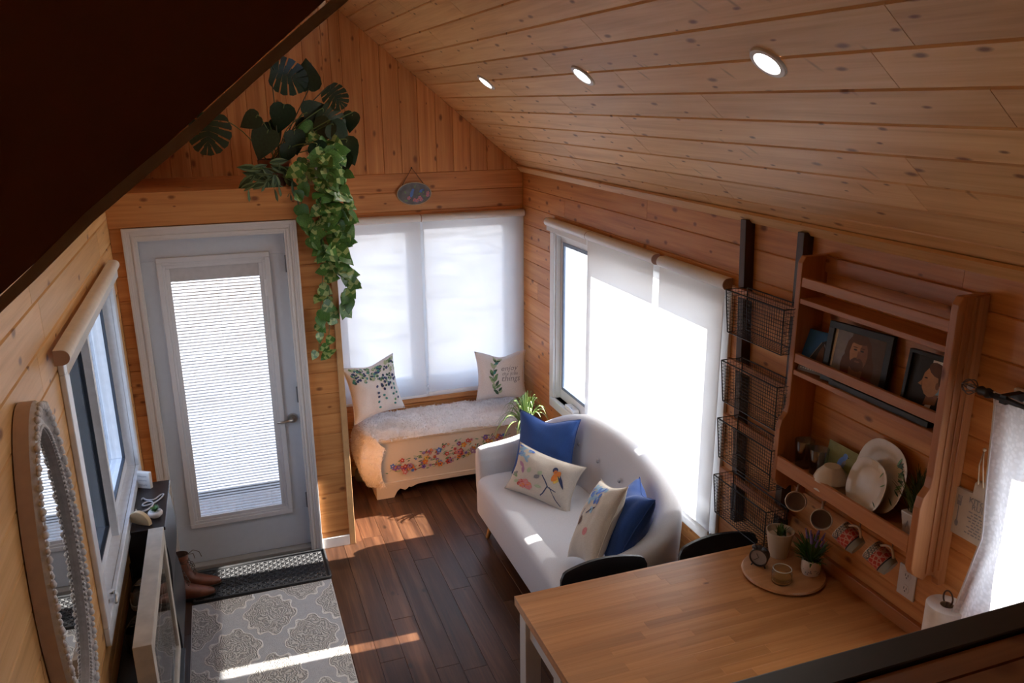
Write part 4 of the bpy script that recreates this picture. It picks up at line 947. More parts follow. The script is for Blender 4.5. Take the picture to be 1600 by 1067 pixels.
# bowls upside down and stacked
for k_, (z, l) in enumerate(((ZC + .056, 'cream bowl upside down on the lower shelf, lower of two'), (ZC + .090, 'cream bowl upside down, resting on top of the other bowl'))):
    b_ = MB().lathe(bp_, (2.635, 2.245, z), (0, 0, -1), 36).build('bowl', ceramic, smooth=True, auto=True); tag(b_, l, 'bowl', 'upturned bowls')
def plate(yc, r, xb, tilt, yaw, lab, decor=False, mat=None):
    fn = leanframe(None, yc, 0, 0, ZC, xb, tilt, yaw); t = thing('dinner_plate', lab, 'plate', fn(0, 0, 0), 'plates leaning on the lower shelf')
    c, up_, n_ = fn(0, r, 0), fn(0, 1, 0) - fn(0, 0, 0), fn(0, 0, 1) - fn(0, 0, 0)
    def sq(a): # rounded-square outline
        c_, s_ = abs(math.cos(a)), abs(math.sin(a)); p = 2.45; return 1 / (c_ ** p + s_ ** p) ** (1 / p)
    rt = fn(1, 0, 0) - fn(0, 0, 0); prf = [(0, .002), (.62, .002), (.70, .006), (.97, .016), (1.0, .015), (.97, .010), (.70, .0), (0, -.002)]
    mb = MB(); n = 44; vs = []
    for q, h in prf: vs += [c + (rt * math.cos(2 * PI * j / n) + up_ * math.sin(2 * PI * j / n)) * r * q * sq(2 * PI * j / n) + n_ * h for j in range(n)]
    mb.add(vs, [(i * n + j, i * n + (j + 1) % n, (i + 1) * n + (j + 1) % n, (i + 1) * n + j) for i in range(len(prf) - 1) for j in range(n)])
    mb.build('dish', mat or ceramic, t, smooth=True, auto=True)
    if decor:
        pr = Print(lambda u, v, l: fn(u, v, 0) + n_ * (.013 + l)); R_ = random.Random(5)
        for j in range(decor): 
            a = R_.uniform(-.6, .9); pr.poly(leafp(r * .70 * math.cos(a), r + r * .70 * math.sin(a), r * .3, r * .055, a + R_.uniform(-.9, .9)), R_.choice([inkg, inkg2, inkg2]))
        pr.build('leaf_print', t)
plate(2.062, .128, W - .075, .26, -.12, 'large rounded-square plate with olive leaf sprigs, at the back', 16)
plate(2.068, .096, W - .118, .30, -.12, 'smaller cream plate leaning in front of the leaf-printed plate', 3)
# grass plant in a white printed square pot
p5 = V((2.665, 1.852, ZC)); t = thing('potted_grass', 'artificial grass in a white printed pot at the right end of shelf', 'potted plant', p5)
MB().add([(p5.x + sx * w_, p5.y + sy * w_, ZC + z) for z, w_ in ((0, .034), (.085, .044)) for sx, sy in ((-1, -1), (1, -1), (1, 1), (-1, 1))], [(0, 3, 2, 1), (0, 1, 5, 4), (1, 2, 6, 5), (2, 3, 7, 6), (3, 0, 4, 7), (4, 5, 6, 7)]).build('pot', cerw, t, bevel=.003)
pr = Print(lambda u, v, l: (p5.x - .034 - .01 * v / .085 - l - .001, p5.y - u, ZC + v))
for q in stroke([(-.02, .03), (-.012, .06), (-.008, .03)], .002) + stroke([(.0, .02), (.008, .05), (.016, .04), (.012, .02), (.022, .06)], .0025): pr.poly(q, inkgr)
pr.build('pot_print', t)
mb = MB(); R_ = random.Random(12)
for j in range(230):
    a = R_.uniform(0, 6.28); b0 = p5 + V((R_.uniform(-.03, .03), R_.uniform(-.03, .03), .083)); q = R_.uniform(.02, .085)
    tp = b0 + V((min(.04, q * math.cos(a)) - .005, q * math.sin(a) * (.9 if math.sin(a) > 0 else .25), R_.uniform(.05, .16))); blade(mb, b0, tp, .005, .012, 4)
mb.build('grass_blades', plain('olive_grass', (.06, .085, .015), .6, var=.4), t, kind='stuff')
# mugs on hooks below
mt, n, b = newmat('mug_glaze'); t_ = N(n, 'TexCoord'); vo = N(n, 'TexVoronoi', feature='DISTANCE_TO_EDGE'); vo.inputs['Scale'].default_value = 62; vo.inputs['Randomness'].default_value = .25
L(n, t_.outputs['Object'], vo.inputs[0]); L(n, ramp(n, vo.outputs['Distance'], [(.05, (.52, .32, .28)), (.14, (.42, .045, .04))]), b.inputs['Base Color']); b.inputs['Roughness'].default_value = .3
mugin = plain('mug_inside', (.50, .44, .42), .35); mugb = plain('mug_grey', (.28, .34, .36), .4); mugc = plain('mug_navy_line', (.02, .03, .06), .4)
mt2, n, b = newmat('mug_lattice'); t_ = N(n, 'TexCoord'); vo = N(n, 'TexVoronoi', feature='DISTANCE_TO_EDGE'); vo.inputs['Scale'].default_value = 140; vo.inputs['Randomness'].default_value = .1
L(n, t_.outputs['Object'], vo.inputs[0]); L(n, ramp(n, vo.outputs['Distance'], [(.06, (.05, .07, .09)), (.14, (.50, .45, .40))]), b.inputs['Base Color']); b.inputs['Roughness'].default_value = .35
def mug(c, ax, lab, hx):
    c, ax = V(c), V(ax).normalized(); t = thing('hanging_mug', lab, 'mug', c, 'mugs hanging under the plate shelf')
    r = .0405; h = .088
    MB().lathe([(r * .80, -h / 2), (r * .88, -h / 2 + .010), (r * .97, -h / 2 + .02)], c, ax, 32, 0).lathe([(r * .97, -h / 2 + .02), (r * .98, -h / 2 + .0245)], c, ax, 32, 1).lathe([(r * .98, -h / 2 + .0245), (r, h / 2 - .022)], c, ax, 32, 2).lathe([(r, h / 2 - .022), (r, h / 2)], c, ax, 32, 3)\
        .lathe([(r, h / 2), (r - .002, h / 2 + .002), (r - .004, h / 2)], c, ax, 32, 4).lathe([(r - .004, h / 2), (r - .005, -h / 2 + .012), (0, -h / 2 + .008)], c, ax, 32, 5).lathe([(0, -h / 2 + .002), (r * .80, -h / 2)], c, ax, 32, 0).build('body', [mugb, mugc, mt, mt2, ceramic, mugin], t, smooth=True, auto=True)
    side = V((0, 0, 1)) - ax * ax.z; side.normalize()
    hp = [c + side * (r * .97 + .026 * math.sin(PI * q)) + ax * (.028 - .056 * q) for q in [k_ / 10 for k_ in range(11)]]
    MB().tube(hp, .0045, 8).build('handle', ceramic, t, smooth=True)
    top_ = c + side * (r + .022)
    hk = V((top_.x, top_.y, 1.325)); t2 = tag(MB().tube([hk, hk - V((0, 0, .012)), top_ + V((.010, 0, .004)), top_ + V((.007, 0, -.006)), top_ + V((-.004, 0, -.007))], .0018, 6).build('cup_hook', plain('hook_metal', (.3, .28, .25), .35, metal=1), smooth=True), 'small metal cup hook holding the ' + hx, 'hook', 'cup hooks')
mug((2.625, 2.41, 1.208), (-.62, -.62, .42), 'mug hanging mouth outward below shelf, nearest the baskets', 'mug nearest the baskets')
mug((2.625, 2.262, 1.205), (-.60, -.66, .40), 'mug hanging mouth outward, second from the baskets', 'second mug from the baskets')
mug((2.62, 2.105, 1.208), (-.22, .80, .42), 'red patterned mug hanging sideways, third from the baskets', 'third mug from the baskets')
mug((2.62, 1.95, 1.212), (-.22, .80, .42), 'red patterned mug hanging sideways, furthest right above the outlet', 'rightmost red mug')
# outlet
t = thing('wall_outlet', 'white double power outlet on the wall beneath the plate shelf', 'outlet', (W, 1.925, 1.11))
MB().box((W - .006, 1.885, 1.05), (W, 1.962, 1.168)).build('cover_plate', cerw, t, bevel=.002)
for z in (1.083, 1.135):
    s_ = MB().lathe([(0, .002), (.016, .002), (.0165, 0)], (W - .006, 1.9235, z), (-1, 0, 0), 20).build('socket', cerw, t)
    MB().box((W - .0088, 1.917, z - .002), (W - .0078, 1.919, z + .008)).box((W - .0088, 1.928, z - .002), (W - .0078, 1.930, z + .008)).box((W - .0088, 1.9215, z - .010), (W - .0078, 1.9255, z - .006)).build('slot', black, s_)
# kitchen rules sign (cutting board shape)
t = thing('kitchen_sign', 'cream board-shaped sign headed KITCHEN RULES, hanging beside the curtain', 'sign', (W, 1.69, 1.39))
y0, y1 = 1.61, 1.782; xs = W - .012
shp = [(0, 0), (.172, 0), (.172, .155), (.165, .162), (.11, .165), (.108, .20), (.10, .212), (.072, .212), (.064, .20), (.062, .165), (.007, .162), (0, .155)]
MB().prism(shp, (xs, y0, 1.392), (0, 1, 0), (0, 0, 1), (.011, 0, 0)).build('board', plain('sign_cream', (.56, .50, .42), .6), t, bevel=.001)
pr = Print(lambda u, v, l: (xs - l - .0006, y1 - u, 1.392 + v))
pr.mesh2(text2d('KITCHEN', .026, 'LEFT', font_off=.0006), .055, .132, inkgr).mesh2(text2d('RULES', .026, 'LEFT', font_off=.0006), .068, .112, inkgr)
for k_, w_ in enumerate((.08, .06, .085, .07, .05, .08, .06, .09)):
    z = .098 - k_ * .0105; x = .10 - w_ / 2; R_ = random.Random(k_)
    while x < .10 + w_ / 2: l = R_.uniform(.006, .016); pr.poly([(x, z), (x + l, z), (x + l, z + .0045), (x, z + .0045)], inkgr); x += l + .004
fx = .022
pr.poly([(fx - .0025, .05), (fx + .0025, .05), (fx + .0015, .11), (fx - .0015, .11)], inkgr).poly(ell(fx, .042, .007, .012), inkgr).poly([(fx - .008, .105), (fx + .008, .105), (fx + .008, .12), (fx - .008, .12)], inkgr)
for k_ in range(4): pr.poly([(fx - .008 + k_ * .0045, .118), (fx - .0055 + k_ * .0045, .118), (fx - .0055 + k_ * .0045, .140), (fx - .008 + k_ * .0045, .140)], inkgr)
pr.build('printed_text', t)
MB().tube([(xs - .002, y0 + .075, 1.592), (xs - .006, y0 + .085, 1.66), (W - .008, y0 + .098, 1.71), (xs - .004, y0 + .10, 1.66), (xs - .001, y0 + .095, 1.595)], .0022, 6).build('cord', plain('cord_cream', (.6, .5, .38), .8), t, smooth=True)
MB().ball((W - .007, y0 + .098, 1.71), .006).build('nail_head', plain('cord_cream', (.6, .5, .38)), t, smooth=True)
# curtain rod, lace curtain
t = thing('curtain_rod', 'black curtain rod with wire cage finial over the kitchen window', 'curtain rod', (2.655, 1.2, 1.925))
XR, ZRD = 2.645, 1.922
MB().tube([(XR, 1.655, ZRD), (XR, .64, ZRD)], .0095, 12).build('rod', black, t, smooth=True)
MB().lathe([(.0, -.002), (.013, 0), (.016, .012), (.011, .022), (.015, .034), (.010, .046), (0, .048)], (XR, 1.655, ZRD), (0, 1, 0), 16).build('socket', black, t, smooth=True)
mb = MB()
for k_ in range(7):
    a = k_ * PI / 3.5; mb.tube([(XR + .024 * math.sin(PI * q) * math.cos(a), 1.70 + .058 * q, ZRD + .024 * math.sin(PI * q) * math.sin(a)) for q in [i / 10 for i in range(11)]], .0018, 5)
mb.build('cage_finial', plain('aged_metal', (.14, .12, .12), .35, metal=.7), t, smooth=True)
MB().ball((XR, 1.728, ZRD), .010).build('glass_bead', plain('bead', (.5, .5, .55), .1), t, smooth=True)
MB().box((XR - .008, 1.60, ZRD - .014), (W, 1.622, ZRD + .014)).build('bracket', black, t, bevel=.002)
t = thing('lace_curtain', 'white lace curtain hanging at the kitchen window on the right edge', 'curtain', (XR, 1.2, ZRD))
def cur(a, b):
    y = 1.645 - .035 * min(1, b / .55) + .055 * max(0, b - .6) / .3 - a * .97; z = ZRD + .012 - b * .78; f = .012 * math.sin(a * 58) * (.35 + .65 * b) + .01 * math.sin(a * 23 + 1)
    return (XR + f * (1 if b > .03 else .3) - .004, y + (.012 * b * math.sin(b * 5) if a < .02 else 0), z)
MB().grid(cur, 150, 24).build('panel', lace, t, smooth=True, fix=False)
MB().tube([cur(.0, b / 20) for b in range(21)], .0035, 6).build('hem', plain('hem_white', (.75, .74, .74), .8), t, smooth=True)
# paper towel roll
p6 = V((2.662, 1.70, TZ)); t = thing('paper_towel_roll', 'white paper towel roll on an upright holder at the counter end', 'paper towel', p6)
MB().lathe([(0, 0), (.075, 0), (.075, .010), (0, .012)], p6, n=28).build('base', dkm, t, smooth=True, auto=True)
MB().lathe([(.020, .012), (.060, .012), (.062, .016), (.062, .236), (.060, .24), (.020, .24), (.020, .012)], p6, n=40).build('paper', plain('paper_white', (.78, .77, .76), .9), t, smooth=True, auto=True)
MB().lathe([(.0185, .2385), (.0205, .2405)], p6, n=24).lathe([(.019, .02), (.019, .239)], p6, n=24).build('core', plain('cardboard', (.3, .2, .12), .9), t)
MB().tube([p6 + V((0, 0, .01)), p6 + V((0, 0, .25))] , .004, 8).tube([p6 + V((0, .018 * math.cos(a), .265 + .026 * math.sin(a))) for a in [PI * k_ / 12 for k_ in range(-3, 16)]], .0028, 6).build('holder_loop', plain('bronze_wire', (.10, .06, .045), .35, metal=.8), t, smooth=True)
# ------------------------------------------------------------------ floor coverings
mt, n, b = newmat('trellis_rug'); t_ = N(n, 'TexCoord'); s_ = N(n, 'SeparateXYZ'); L(n, t_.outputs['Object'], s_.inputs[0])
x_ = mathn(n, 'MULTIPLY', s_.outputs[0], 2 * PI / .40); y_ = mathn(n, 'MULTIPLY', s_.outputs[1], 2 * PI / .56)
cs = lambda a: mathn(n, 'COSINE', a); sn = lambda a: mathn(n, 'SINE', a)
wob = N(n, 'TexNoise'); wob.inputs['Scale'].default_value = 9; L(n, t_.outputs['Object'], wob.inputs[0])
f = mathn(n, 'ADD', mathn(n, 'ADD', cs(x_), cs(y_)), mathn(n, 'MULTIPLY', mathn(n, 'MULTIPLY', sn(mathn(n, 'MULTIPLY', x_, 4)), sn(mathn(n, 'MULTIPLY', y_, 4))), .28))
fa = mathn(n, 'ABSOLUTE', f)
line = N(n, 'MapRange'); line.inputs[1].default_value = .38; line.inputs[2].default_value = .50; line.inputs[3].default_value = 1; line.inputs[4].default_value = 0
e1 = mathn(n, 'ABSOLUTE', mathn(n, 'SUBTRACT', fa, .42)); L(n, e1, line.inputs[0]); line.inputs[1].default_value = .05; line.inputs[2].default_value = .10
inside = mathn(n, 'GREATER_THAN', fa, .42)
n3 = N(n, 'TexNoise'); n3.inputs['Scale'].default_value = 28; n3.inputs['Distortion'].default_value = 1.6; n3.inputs['Detail'].default_value = 1; L(n, t_.outputs['Object'], n3.inputs[0])
rip = mathn(n, 'SINE', mathn(n, 'ADD', mathn(n, 'MULTIPLY', fa, 26), mathn(n, 'MULTIPLY', n3.outputs['Fac'], 16)))
pil = N(n, 'TexNoise'); pil.inputs['Scale'].default_value = 420; L(n, t_.outputs['Object'], pil.inputs[0])
cin = mixc(n, mathn(n, 'ADD', mathn(n, 'MULTIPLY', rip, .5), .5), (.26, .255, .245), (.52, .50, .47))
cout = mixc(n, n3.outputs['Fac'], (.34, .345, .36), (.42, .42, .435))
col = mixc(n, line.outputs[0], mixc(n, inside, cout, cin), (.62, .60, .57))
col = mixc(n, .35, col, mixc(n, pil.outputs['Fac'], (0, 0, 0), (1, 1, 1)), 'OVERLAY'); L(n, col, b.inputs['Base Color']); b.inputs['Roughness'].default_value = .95; b.inputs['Specular IOR Level'].default_value = .1
bp = N(n, 'Bump'); bp.inputs['Distance'].default_value = .004; bp.inputs['Strength'].default_value = .5
L(n, mathn(n, 'ADD', mathn(n, 'MULTIPLY', rip, inside), mathn(n, 'ADD', line.outputs[0], pil.outputs['Fac'])), bp.inputs['Height']); L(n, bp.outputs[0], b.inputs['Normal'])
rg = thing('area_rug', 'pale grey trellis patterned runner rug in front of the door mat', 'rug', (.58, 3.4, 0))
MB().box((.19, 2.0, .0005), (.967, 4.436, .009)).build('pile', mt, rg, bevel=.003)
MB().box((.1865, 1.998, .0003), (.1905, 4.438, .0075)).box((.9665, 1.998, .0003), (.9705, 4.438, .0075)).build('bound_edge', plain('rug_edge', (.50, .48, .46), .9), rg)
rub = plain('black_rubber', (.030, .031, .034), .55, var=.25, scale=60)
mtt = thing('boot_mat', 'black rubber boot mat with woven relief in front of the door', 'mat', (.58, 4.63, 0))
MB().box((.195, 4.45, .0005), (.975, 4.80, .007)).build('base', rub, mtt, bevel=.003)
MB().tube([(.205, 4.46, .010), (.965, 4.46, .010), (.972, 4.468, .010), (.972, 4.785, .010), (.965, 4.793, .010), (.205, 4.793, .010), (.198, 4.785, .010), (.198, 4.468, .010)], .0085, 8, closed=True).build('raised_lip', rub, mtt, smooth=True)
mb = MB(); nx, ny = 29, 12
for i in range(nx):
    for j in range(ny):
        x = .222 + (i + .5) * .730 / nx; y = 4.476 + (j + .5) * .302 / ny; a = .55 if (i + j) % 2 else -.55
        d = V((math.cos(a) * .0118, math.sin(a) * .0118, 0)); q = V((-math.sin(a), math.cos(a), 0)) * .0052; z0, z1 = V((0, 0, .0068)), V((0, 0, .0108))
        c = V((x, y, 0)); lo = [c - d - q + z0, c + d - q + z0, c + d + q + z0, c - d + q + z0]; hi = [c - d * .75 - q * .45 + z1, c + d * .75 - q * .45 + z1, c + d * .75 + q * .45 + z1, c - d * .75 + q * .45 + z1]
        mb.add(lo + hi, [(4, 5, 6, 7), (0, 1, 5, 4), (1, 2, 6, 5), (2, 3, 7, 6), (3, 0, 4, 7)])
mb.build('woven_relief', rub, mtt, kind='stuff')
# boots
lea = plain('brown_leather', (.16, .048, .022), .42, var=.35, scale=22, bump=.2); lead = plain('dark_boot_lining', (.035, .016, .012), .7); lace_m = plain('boot_lace', (.10, .07, .05), .8); solem = plain('boot_sole', (.03, .02, .015), .7)
def boot(x, y, a, lab):
    t = thing('ankle_boot', lab, 'boot', (x, y, .012), 'pair of brown lace-up boots')
    d = V((math.cos(a), math.sin(a), 0)); q = V((-d.y, d.x, 0)); O = V((x, y, .012))
    def ring(c, wx, wy, tilt): # ellipse ring around point c (along, up) radii wx (along), wy(across)
        return [O + d * (c[0] + wx * math.cos(k_) ) + q * (wy * math.sin(k_)) + V((0, 0, c[1] + tilt * math.cos(k_))) for k_ in [2 * PI * i / 20 for i in range(20)]]
    st = [((.115, .012), .135, .040, 0), ((.115, .022), .140, .043, 0), ((.112, .045), .138, .043, -.008), ((.090, .068), .112, .040, -.020), ((.055, .085), .078, .037, -.018), ((.035, .110), .060, .036, -.004), ((.030, .150), .054, .037, 0), ((.030, .190), .055, .040, 0), ((.030, .215), .058, .043, .004)]
    mb = MB(); k = 20; mb.add([p for s0 in st for p in ring(*s0)], [(i * k + j, i * k + (j + 1) % k, (i + 1) * k + (j + 1) % k, (i + 1) * k + j) for i in range(len(st) - 1) for j in range(k)])
    mb.build('upper', lea, t, smooth=True)
    st2 = [((.030, .216), .058, .043, .004), ((.030, .218), .052, .037, .004), ((.030, .14), .045, .030, 0)]
    MB().add([p for s0 in st2 for p in ring(*s0)], [(i * k + j, i * k + (j + 1) % k, (i + 1) * k + (j + 1) % k, (i + 1) * k + j) for i in range(2) for j in range(k)] + [tuple(2 * k + j for j in range(k))]).build('lining', lead, t, smooth=True)
    MB().add(ring((.115, 0), .138, .041, 0) + ring((.115, .014), .146, .046, 0), [(j, (j + 1) % k, k + (j + 1) % k, k + j) for j in range(k)] + [tuple(range(k)), tuple(range(k, 2 * k))]).build('sole', solem, t)
    lb = MB()
    for i in range(6):
        z = .085 + i * .022; f0 = .118 - i * .0085
        for s0 in (-1, 1): lb.tube([O + d * (f0 - .004) + q * s0 * .018 + V((0, 0, z)), O + d * (f0 + .006) + V((0, 0, z + .010)), O + d * (f0 - .010) - q * s0 * .018 + V((0, 0, z + .020))], .0022, 5)
    lb.tube([O + d * .085 + V((0, 0, .215)), O + d * .115 + q * .01 + V((0, 0, .235)), O + d * .145 + q * .02 + V((0, 0, .215)), O + d * .155 + q * .022 + V((0, 0, .18))], .002, 5)
    lb.tube([O + d * .085 + V((0, 0, .215)), O + d * .12 - q * .015 + V((0, 0, .225)), O + d * .13 - q * .03 + V((0, 0, .20))], .002, 5)
    lb.build('laces', lace_m, t, smooth=True)
    for i in range(5):
        for s0 in (-1, 1): pass
boot(.10, 4.655, -.18, 'brown lace-up ankle boot nearer the entry door')
boot(.065, 4.545, -.14, 'brown lace-up ankle boot nearer the rug, against the black cabinet')
# ------------------------------------------------------------------ shoe cabinet
bk = plain('blue_black_laminate', (.022, .024, .030), .38, var=.1, scale=5)
sc_ = thing('shoe_cabinet', 'narrow black shoe cabinet beside the entry door, top holding small ornaments', 'cabinet', (.09, 4.05, 0))
MB().box((.002, 3.80, .02), (.150, 4.325, .835)).build('carcass', bk, sc_)
MB().box((.0, 3.795, .835), (.172, 4.33, .852)).build('top', plain('espresso_top', (.020, .013, .013), .35), sc_, bevel=.003)
for z0, z1 in ((.03, .42), (.43, .825)):
    def door(a, b_, z0=z0, z1=z1): return (.152 + .022 * math.sin(PI * min(1, b_ * 1.0)) ** .8, 3.803 + .519 * a, z0 + (z1 - z0) * b_)
    MB().grid(door, 2, 14).grid(lambda a, b_: (.150, 3.803 + .519 * a, z0 + (z1 - z0) * b_), 1, 1).grid(lambda a, b_: (.150 + (door(0, b_)[0] - .150) * a, 3.803, door(0, b_)[2]), 1, 14).grid(lambda a, b_: (.150 + (door(0, b_)[0] - .150) * a, 4.322, door(0, b_)[2]), 1, 14).build('flap_door', bk, sc_, smooth=True, auto=True)
for y in (3.83, 4.29): MB().box((.01, y - .015, 0), (.14, y + .015, .02)).build('foot', bk, sc_)
# low rack beside it
lr = thing('shoe_rack', 'low black shoe rack below the left window, next to the cabinet', 'shoe rack', (.09, 3.2, 0))
MB().box((.002, 2.55, .17), (.185, 3.785, .19)).box((.002, 2.55, .17), (.02, 3.785, .60)).build('shelf_board', bk, lr, bevel=.002)
MB().box((.002, 2.55, .60), (.098, 3.785, .618)).build('shelf_board', bk, lr, bevel=.002)
for y in (2.55, 3.765): MB().box((.002, y, 0), (.16, y + .02, .60)).build('side_panel', bk, lr)
MB().box((.0, 3.765, .60), (.004, 3.785, .70)).build('stop', bk, lr)
snk = plain('grey_canvas', (.30, .31, .33), .8); 
def sneaker(x, y, a, lab, mt_, gp=None):
    t = thing('sneaker', lab, 'shoe', (x, y, .618), 'shoes on the black rack'); O = V((x, y, .618)); d = V((math.cos(a), math.sin(a), 0)); q = V((-d.y, d.x, 0)); k = 18
    ring = lambda c, wx, wy, h, tl=0: [O + d * (c + wx * math.cos(u)) + q * wy * math.sin(u) + V((0, 0, h + tl * math.cos(u))) for u in [2 * PI * i / k for i in range(k)]]
    S_ = [ring(.0, .118, .036, .02), ring(.0, .118, .036, .035, -.002), ring(-.015, .095, .032, .052, -.008), ring(-.045, .055, .026, .070, -.008)]
    MB().add([p for r in S_ for p in r], [(i * k + j, i * k + (j + 1) % k, (i + 1) * k + (j + 1) % k, (i + 1) * k + j) for i in range(3) for j in range(k)]).build('upper', mt_, t, smooth=True)
    MB().add(ring(0, .122, .039, 0) + ring(0, .124, .040, .022), [(j, (j + 1) % k, k + (j + 1) % k, k + j) for j in range(k)] + [tuple(range(k)), tuple(range(k, 2 * k))]).build('sole', white if mt_ is snk else black, t)
    lb = MB()
    for i in range(4): lb.bar(O + d * (.045 - i * .02) - q * .018 + V((0, 0, .052 + i * .004)), O + d * (.045 - i * .02) + q * .018 + V((0, 0, .052 + i * .004)), .005, .003)
    lb.build('laces', white if mt_ is snk else black, t)
sneaker(.052, 3.62, 1.45, 'grey canvas sneaker with white laces on the black rack', snk)
sneaker(.052, 3.30, 1.55, 'black shoe on the black rack behind the leaning frame', plain('black_leather', (.02, .02, .022), .4))
# deep whitewashed frame
ww = plain('whitewashed_wood', (.52, .47, .40), .55, var=.14, scale=14); fr = thing('shadow_box_frame', 'deep whitewashed wooden picture frame standing on the black rack', 'picture frame', (.14, 3.32, .19))
fx0, fx1, fy0, fy1, fz0, fz1 = .100, .166, 2.86, 3.782, .191, .862; fw_ = .060
for a in ((fy0, fy1, fz1 - fw_, fz1), (fy0, fy1, fz0, fz0 + fw_), (fy0, fy0 + fw_, fz0 + fw_, fz1 - fw_), (fy1 - fw_, fy1, fz0 + fw_, fz1 - fw_)):
    MB().box((fx0, a[0], a[2]), (fx1, a[1], a[3])).build('frame_side', ww, fr, bevel=.002)
MB().box((fx0, fy0 + .01, fz0 + .01), (fx0 + .012, fy1 - .01, fz1 - .01)).build('backing', plain('frame_mat', (.45, .42, .36), .7), fr)
frame_rect(MB(), 0, fx0 + .012, fx1 - .012, fy0 + .20, fy1 - .20, fz0 + .16, fz1 - .16, .018).build('inner_frame', plain('taupe_wood', (.28, .22, .17), .6), fr)
MB().box((fx0 + .012, fy0 + .22, fz0 + .18), (fx0 + .018, fy1 - .22, fz1 - .18)).build('print', plain('grey_print', (.20, .21, .20), .5, var=.4, scale=12), fr)
pane(0, fx1 - .012, fy0 + fw_, fy1 - fw_, fz0 + fw_, fz1 - fw_, fr)
# ornaments on the cabinet
ZK = .852
fn = leanframe(None, 4.275, 0, 0, ZK, .05, .12, 0)
fnn = lambda u, v, l=0: V((.055, 4.27, ZK)) + V((.86, -.50, 0)) * u + V((0, .10, .995)) * v + V((.5, .86, .0)) * -l
t = thing('lettered_block', 'small white block with grey handwriting at the window end of the cabinet', 'sign', (.055, 4.27, ZK))
slabbox(MB(), fnn, -.034, .040, .0, .088, -.012, .010).build('block', plain('block_white', (.66, .62, .58), .6), t, bevel=.004)
pr = Print(lambda u, v, l: fnn(u, v, .0105 + l)); R_ = random.Random(8)
for k_, z in enumerate((.066, .044, .020)):
    pts = [(-.024 + i * .0036, z + (.004 if i % 2 else -.004) * R_.uniform(.4, 1.4)) for i in range(14)]
    for q in stroke(pts, .0016): pr.poly(q, inkgr)
pr.build('handwriting', t)
t = thing('cast_word', 'white looped metal ornament lying on the cabinet top', 'ornament', (.09, 4.08, ZK))
cu_ = [(.030, 4.015), (.040, 3.985), (.070, 3.985), (.100, 4.020), (.105, 4.065), (.085, 4.085), (.060, 4.070), (.062, 4.045), (.095, 4.050), (.120, 4.070), (.145, 4.115), (.150, 4.145), (.135, 4.14), (.11, 4.10), (.075, 4.105), (.055, 4.135), (.05, 4.12)]
MB().tube([(p[0], p[1], ZK + .006) for p in cr_([(a, b_, 0) for a, b_ in cu_], 4)], .0045, 6).build('loops', plain('pewter', (.50, .47, .47), .35, metal=.3), t, smooth=True)
t = thing('mini_succulent', 'tiny green succulent in a round white bowl on the cabinet', 'potted plant', (.125, 3.915, ZK))
MB().lathe([(0, 0), (.020, 0), (.032, .012), (.034, .024), (.028, .034), (.024, .032), (0, .028)], (.125, 3.915, ZK), n=24).build('bowl', cerw, t, smooth=True)
mb = MB(); R_ = random.Random(1)
for j in range(38):
    a = R_.uniform(0, 6.28); b0 = V((.125, 3.915, ZK + .028)); blade(mb, b0, b0 + V((.022 * math.cos(a), .022 * math.sin(a), R_.uniform(.008, .032))), .008, .004, 3)
mb.build('leaves', leafg, t, kind='stuff')
t = thing('wood_slab_ornament', 'curved pale wooden holder standing on edge on the cabinet top', 'ornament', (.06, 3.86, ZK))
fn3 = lambda u, v, l=0: V((.062, 3.865, ZK)) + V((.80, -.60, 0)) * u + V((0, -.30, .954)) * v + V((.6, .8, 0)) * l
arc = [(-.055, .01)] + [(.058 * math.cos(PI * (1 - i / 14)), .012 + .070 * math.sin(PI * i / 14)) for i in range(15)] + [(.058, .004), (.0, .0)]
mb = MB(); nn = len(arc); mb.add([fn3(u, v, -.011) for u, v in arc] + [fn3(u, v, .011) for u, v in arc], [tuple(range(nn)), tuple(range(nn, 2 * nn))] + [(i, (i + 1) % nn, nn + (i + 1) % nn, nn + i) for i in range(nn)])
mb.build('slab', plain('pale_birch', (.62, .45, .26), .5, var=.08, scale=20), t, bevel=.003)
# ------------------------------------------------------------------ oval mirror
mir = thing('oval_mirror', 'oval mirror in an ornate carved white frame on the left wall', 'mirror', (.03, 2.28, 1.5))
MC = V((.038, 2.36, 1.50)); MA, MBz = .215, .50; tl = .0
def mp(a, k, d): return V((MC.x + d, MC.y + MA * k * math.cos(a), MC.z + MBz * k * math.sin(a)))
mfm = plain('carved_white', (.60, .60, .62), .45, var=.12, scale=60, bump=.4)
NM = 96
pf = [(1.0, -.035), (1.0, .004), (.985, .016), (.96, .018), (.94, .010), (.91, .004), (.88, .008), (.86, .012), (.84, .008), (.835, -.01)]
mb = MB().grid(lambda a, b_: mp(2 * PI * a, *pf[int(round(b_ * (len(pf) - 1)))]), NM, len(pf) - 1, cu=True)
mb.build('moulded_frame', mfm, mir, smooth=True, auto=True)
MB().grid(lambda a, b_: mp(2 * PI * a, 1.004, -.034 + .036 * b_), NM, 1, cu=True).build('outer_side', plain('bare_frame_side', (.50, .36, .27), .55), mir, smooth=True)
mb = MB()
for i in range(132):
    a = 2 * PI * i / 132; c = mp(a, .965 + .016 * (i % 2), .019); mb.ball(c, .0085 + .003 * (i % 3 == 0), 6, sc=(.8, 1, 1))
for i in range(150):
    a = 2 * PI * i / 150; mb.ball(mp(a, .855, .012), .0055, 5)
mb.build('carved_beading', mfm, mir, kind='stuff', smooth=True)
mt, n, b = newmat('mirror_glass'); b.inputs['Metallic'].default_value = 1; b.inputs['Roughness'].default_value = .01; b.inputs['Base Color'].default_value = (.86, .88, .88, 1)
MB().add([mp(2 * PI * i / 72, .84, -.004) for i in range(72)], [tuple(range(72))]).build('mirror_glass', mt, mir)
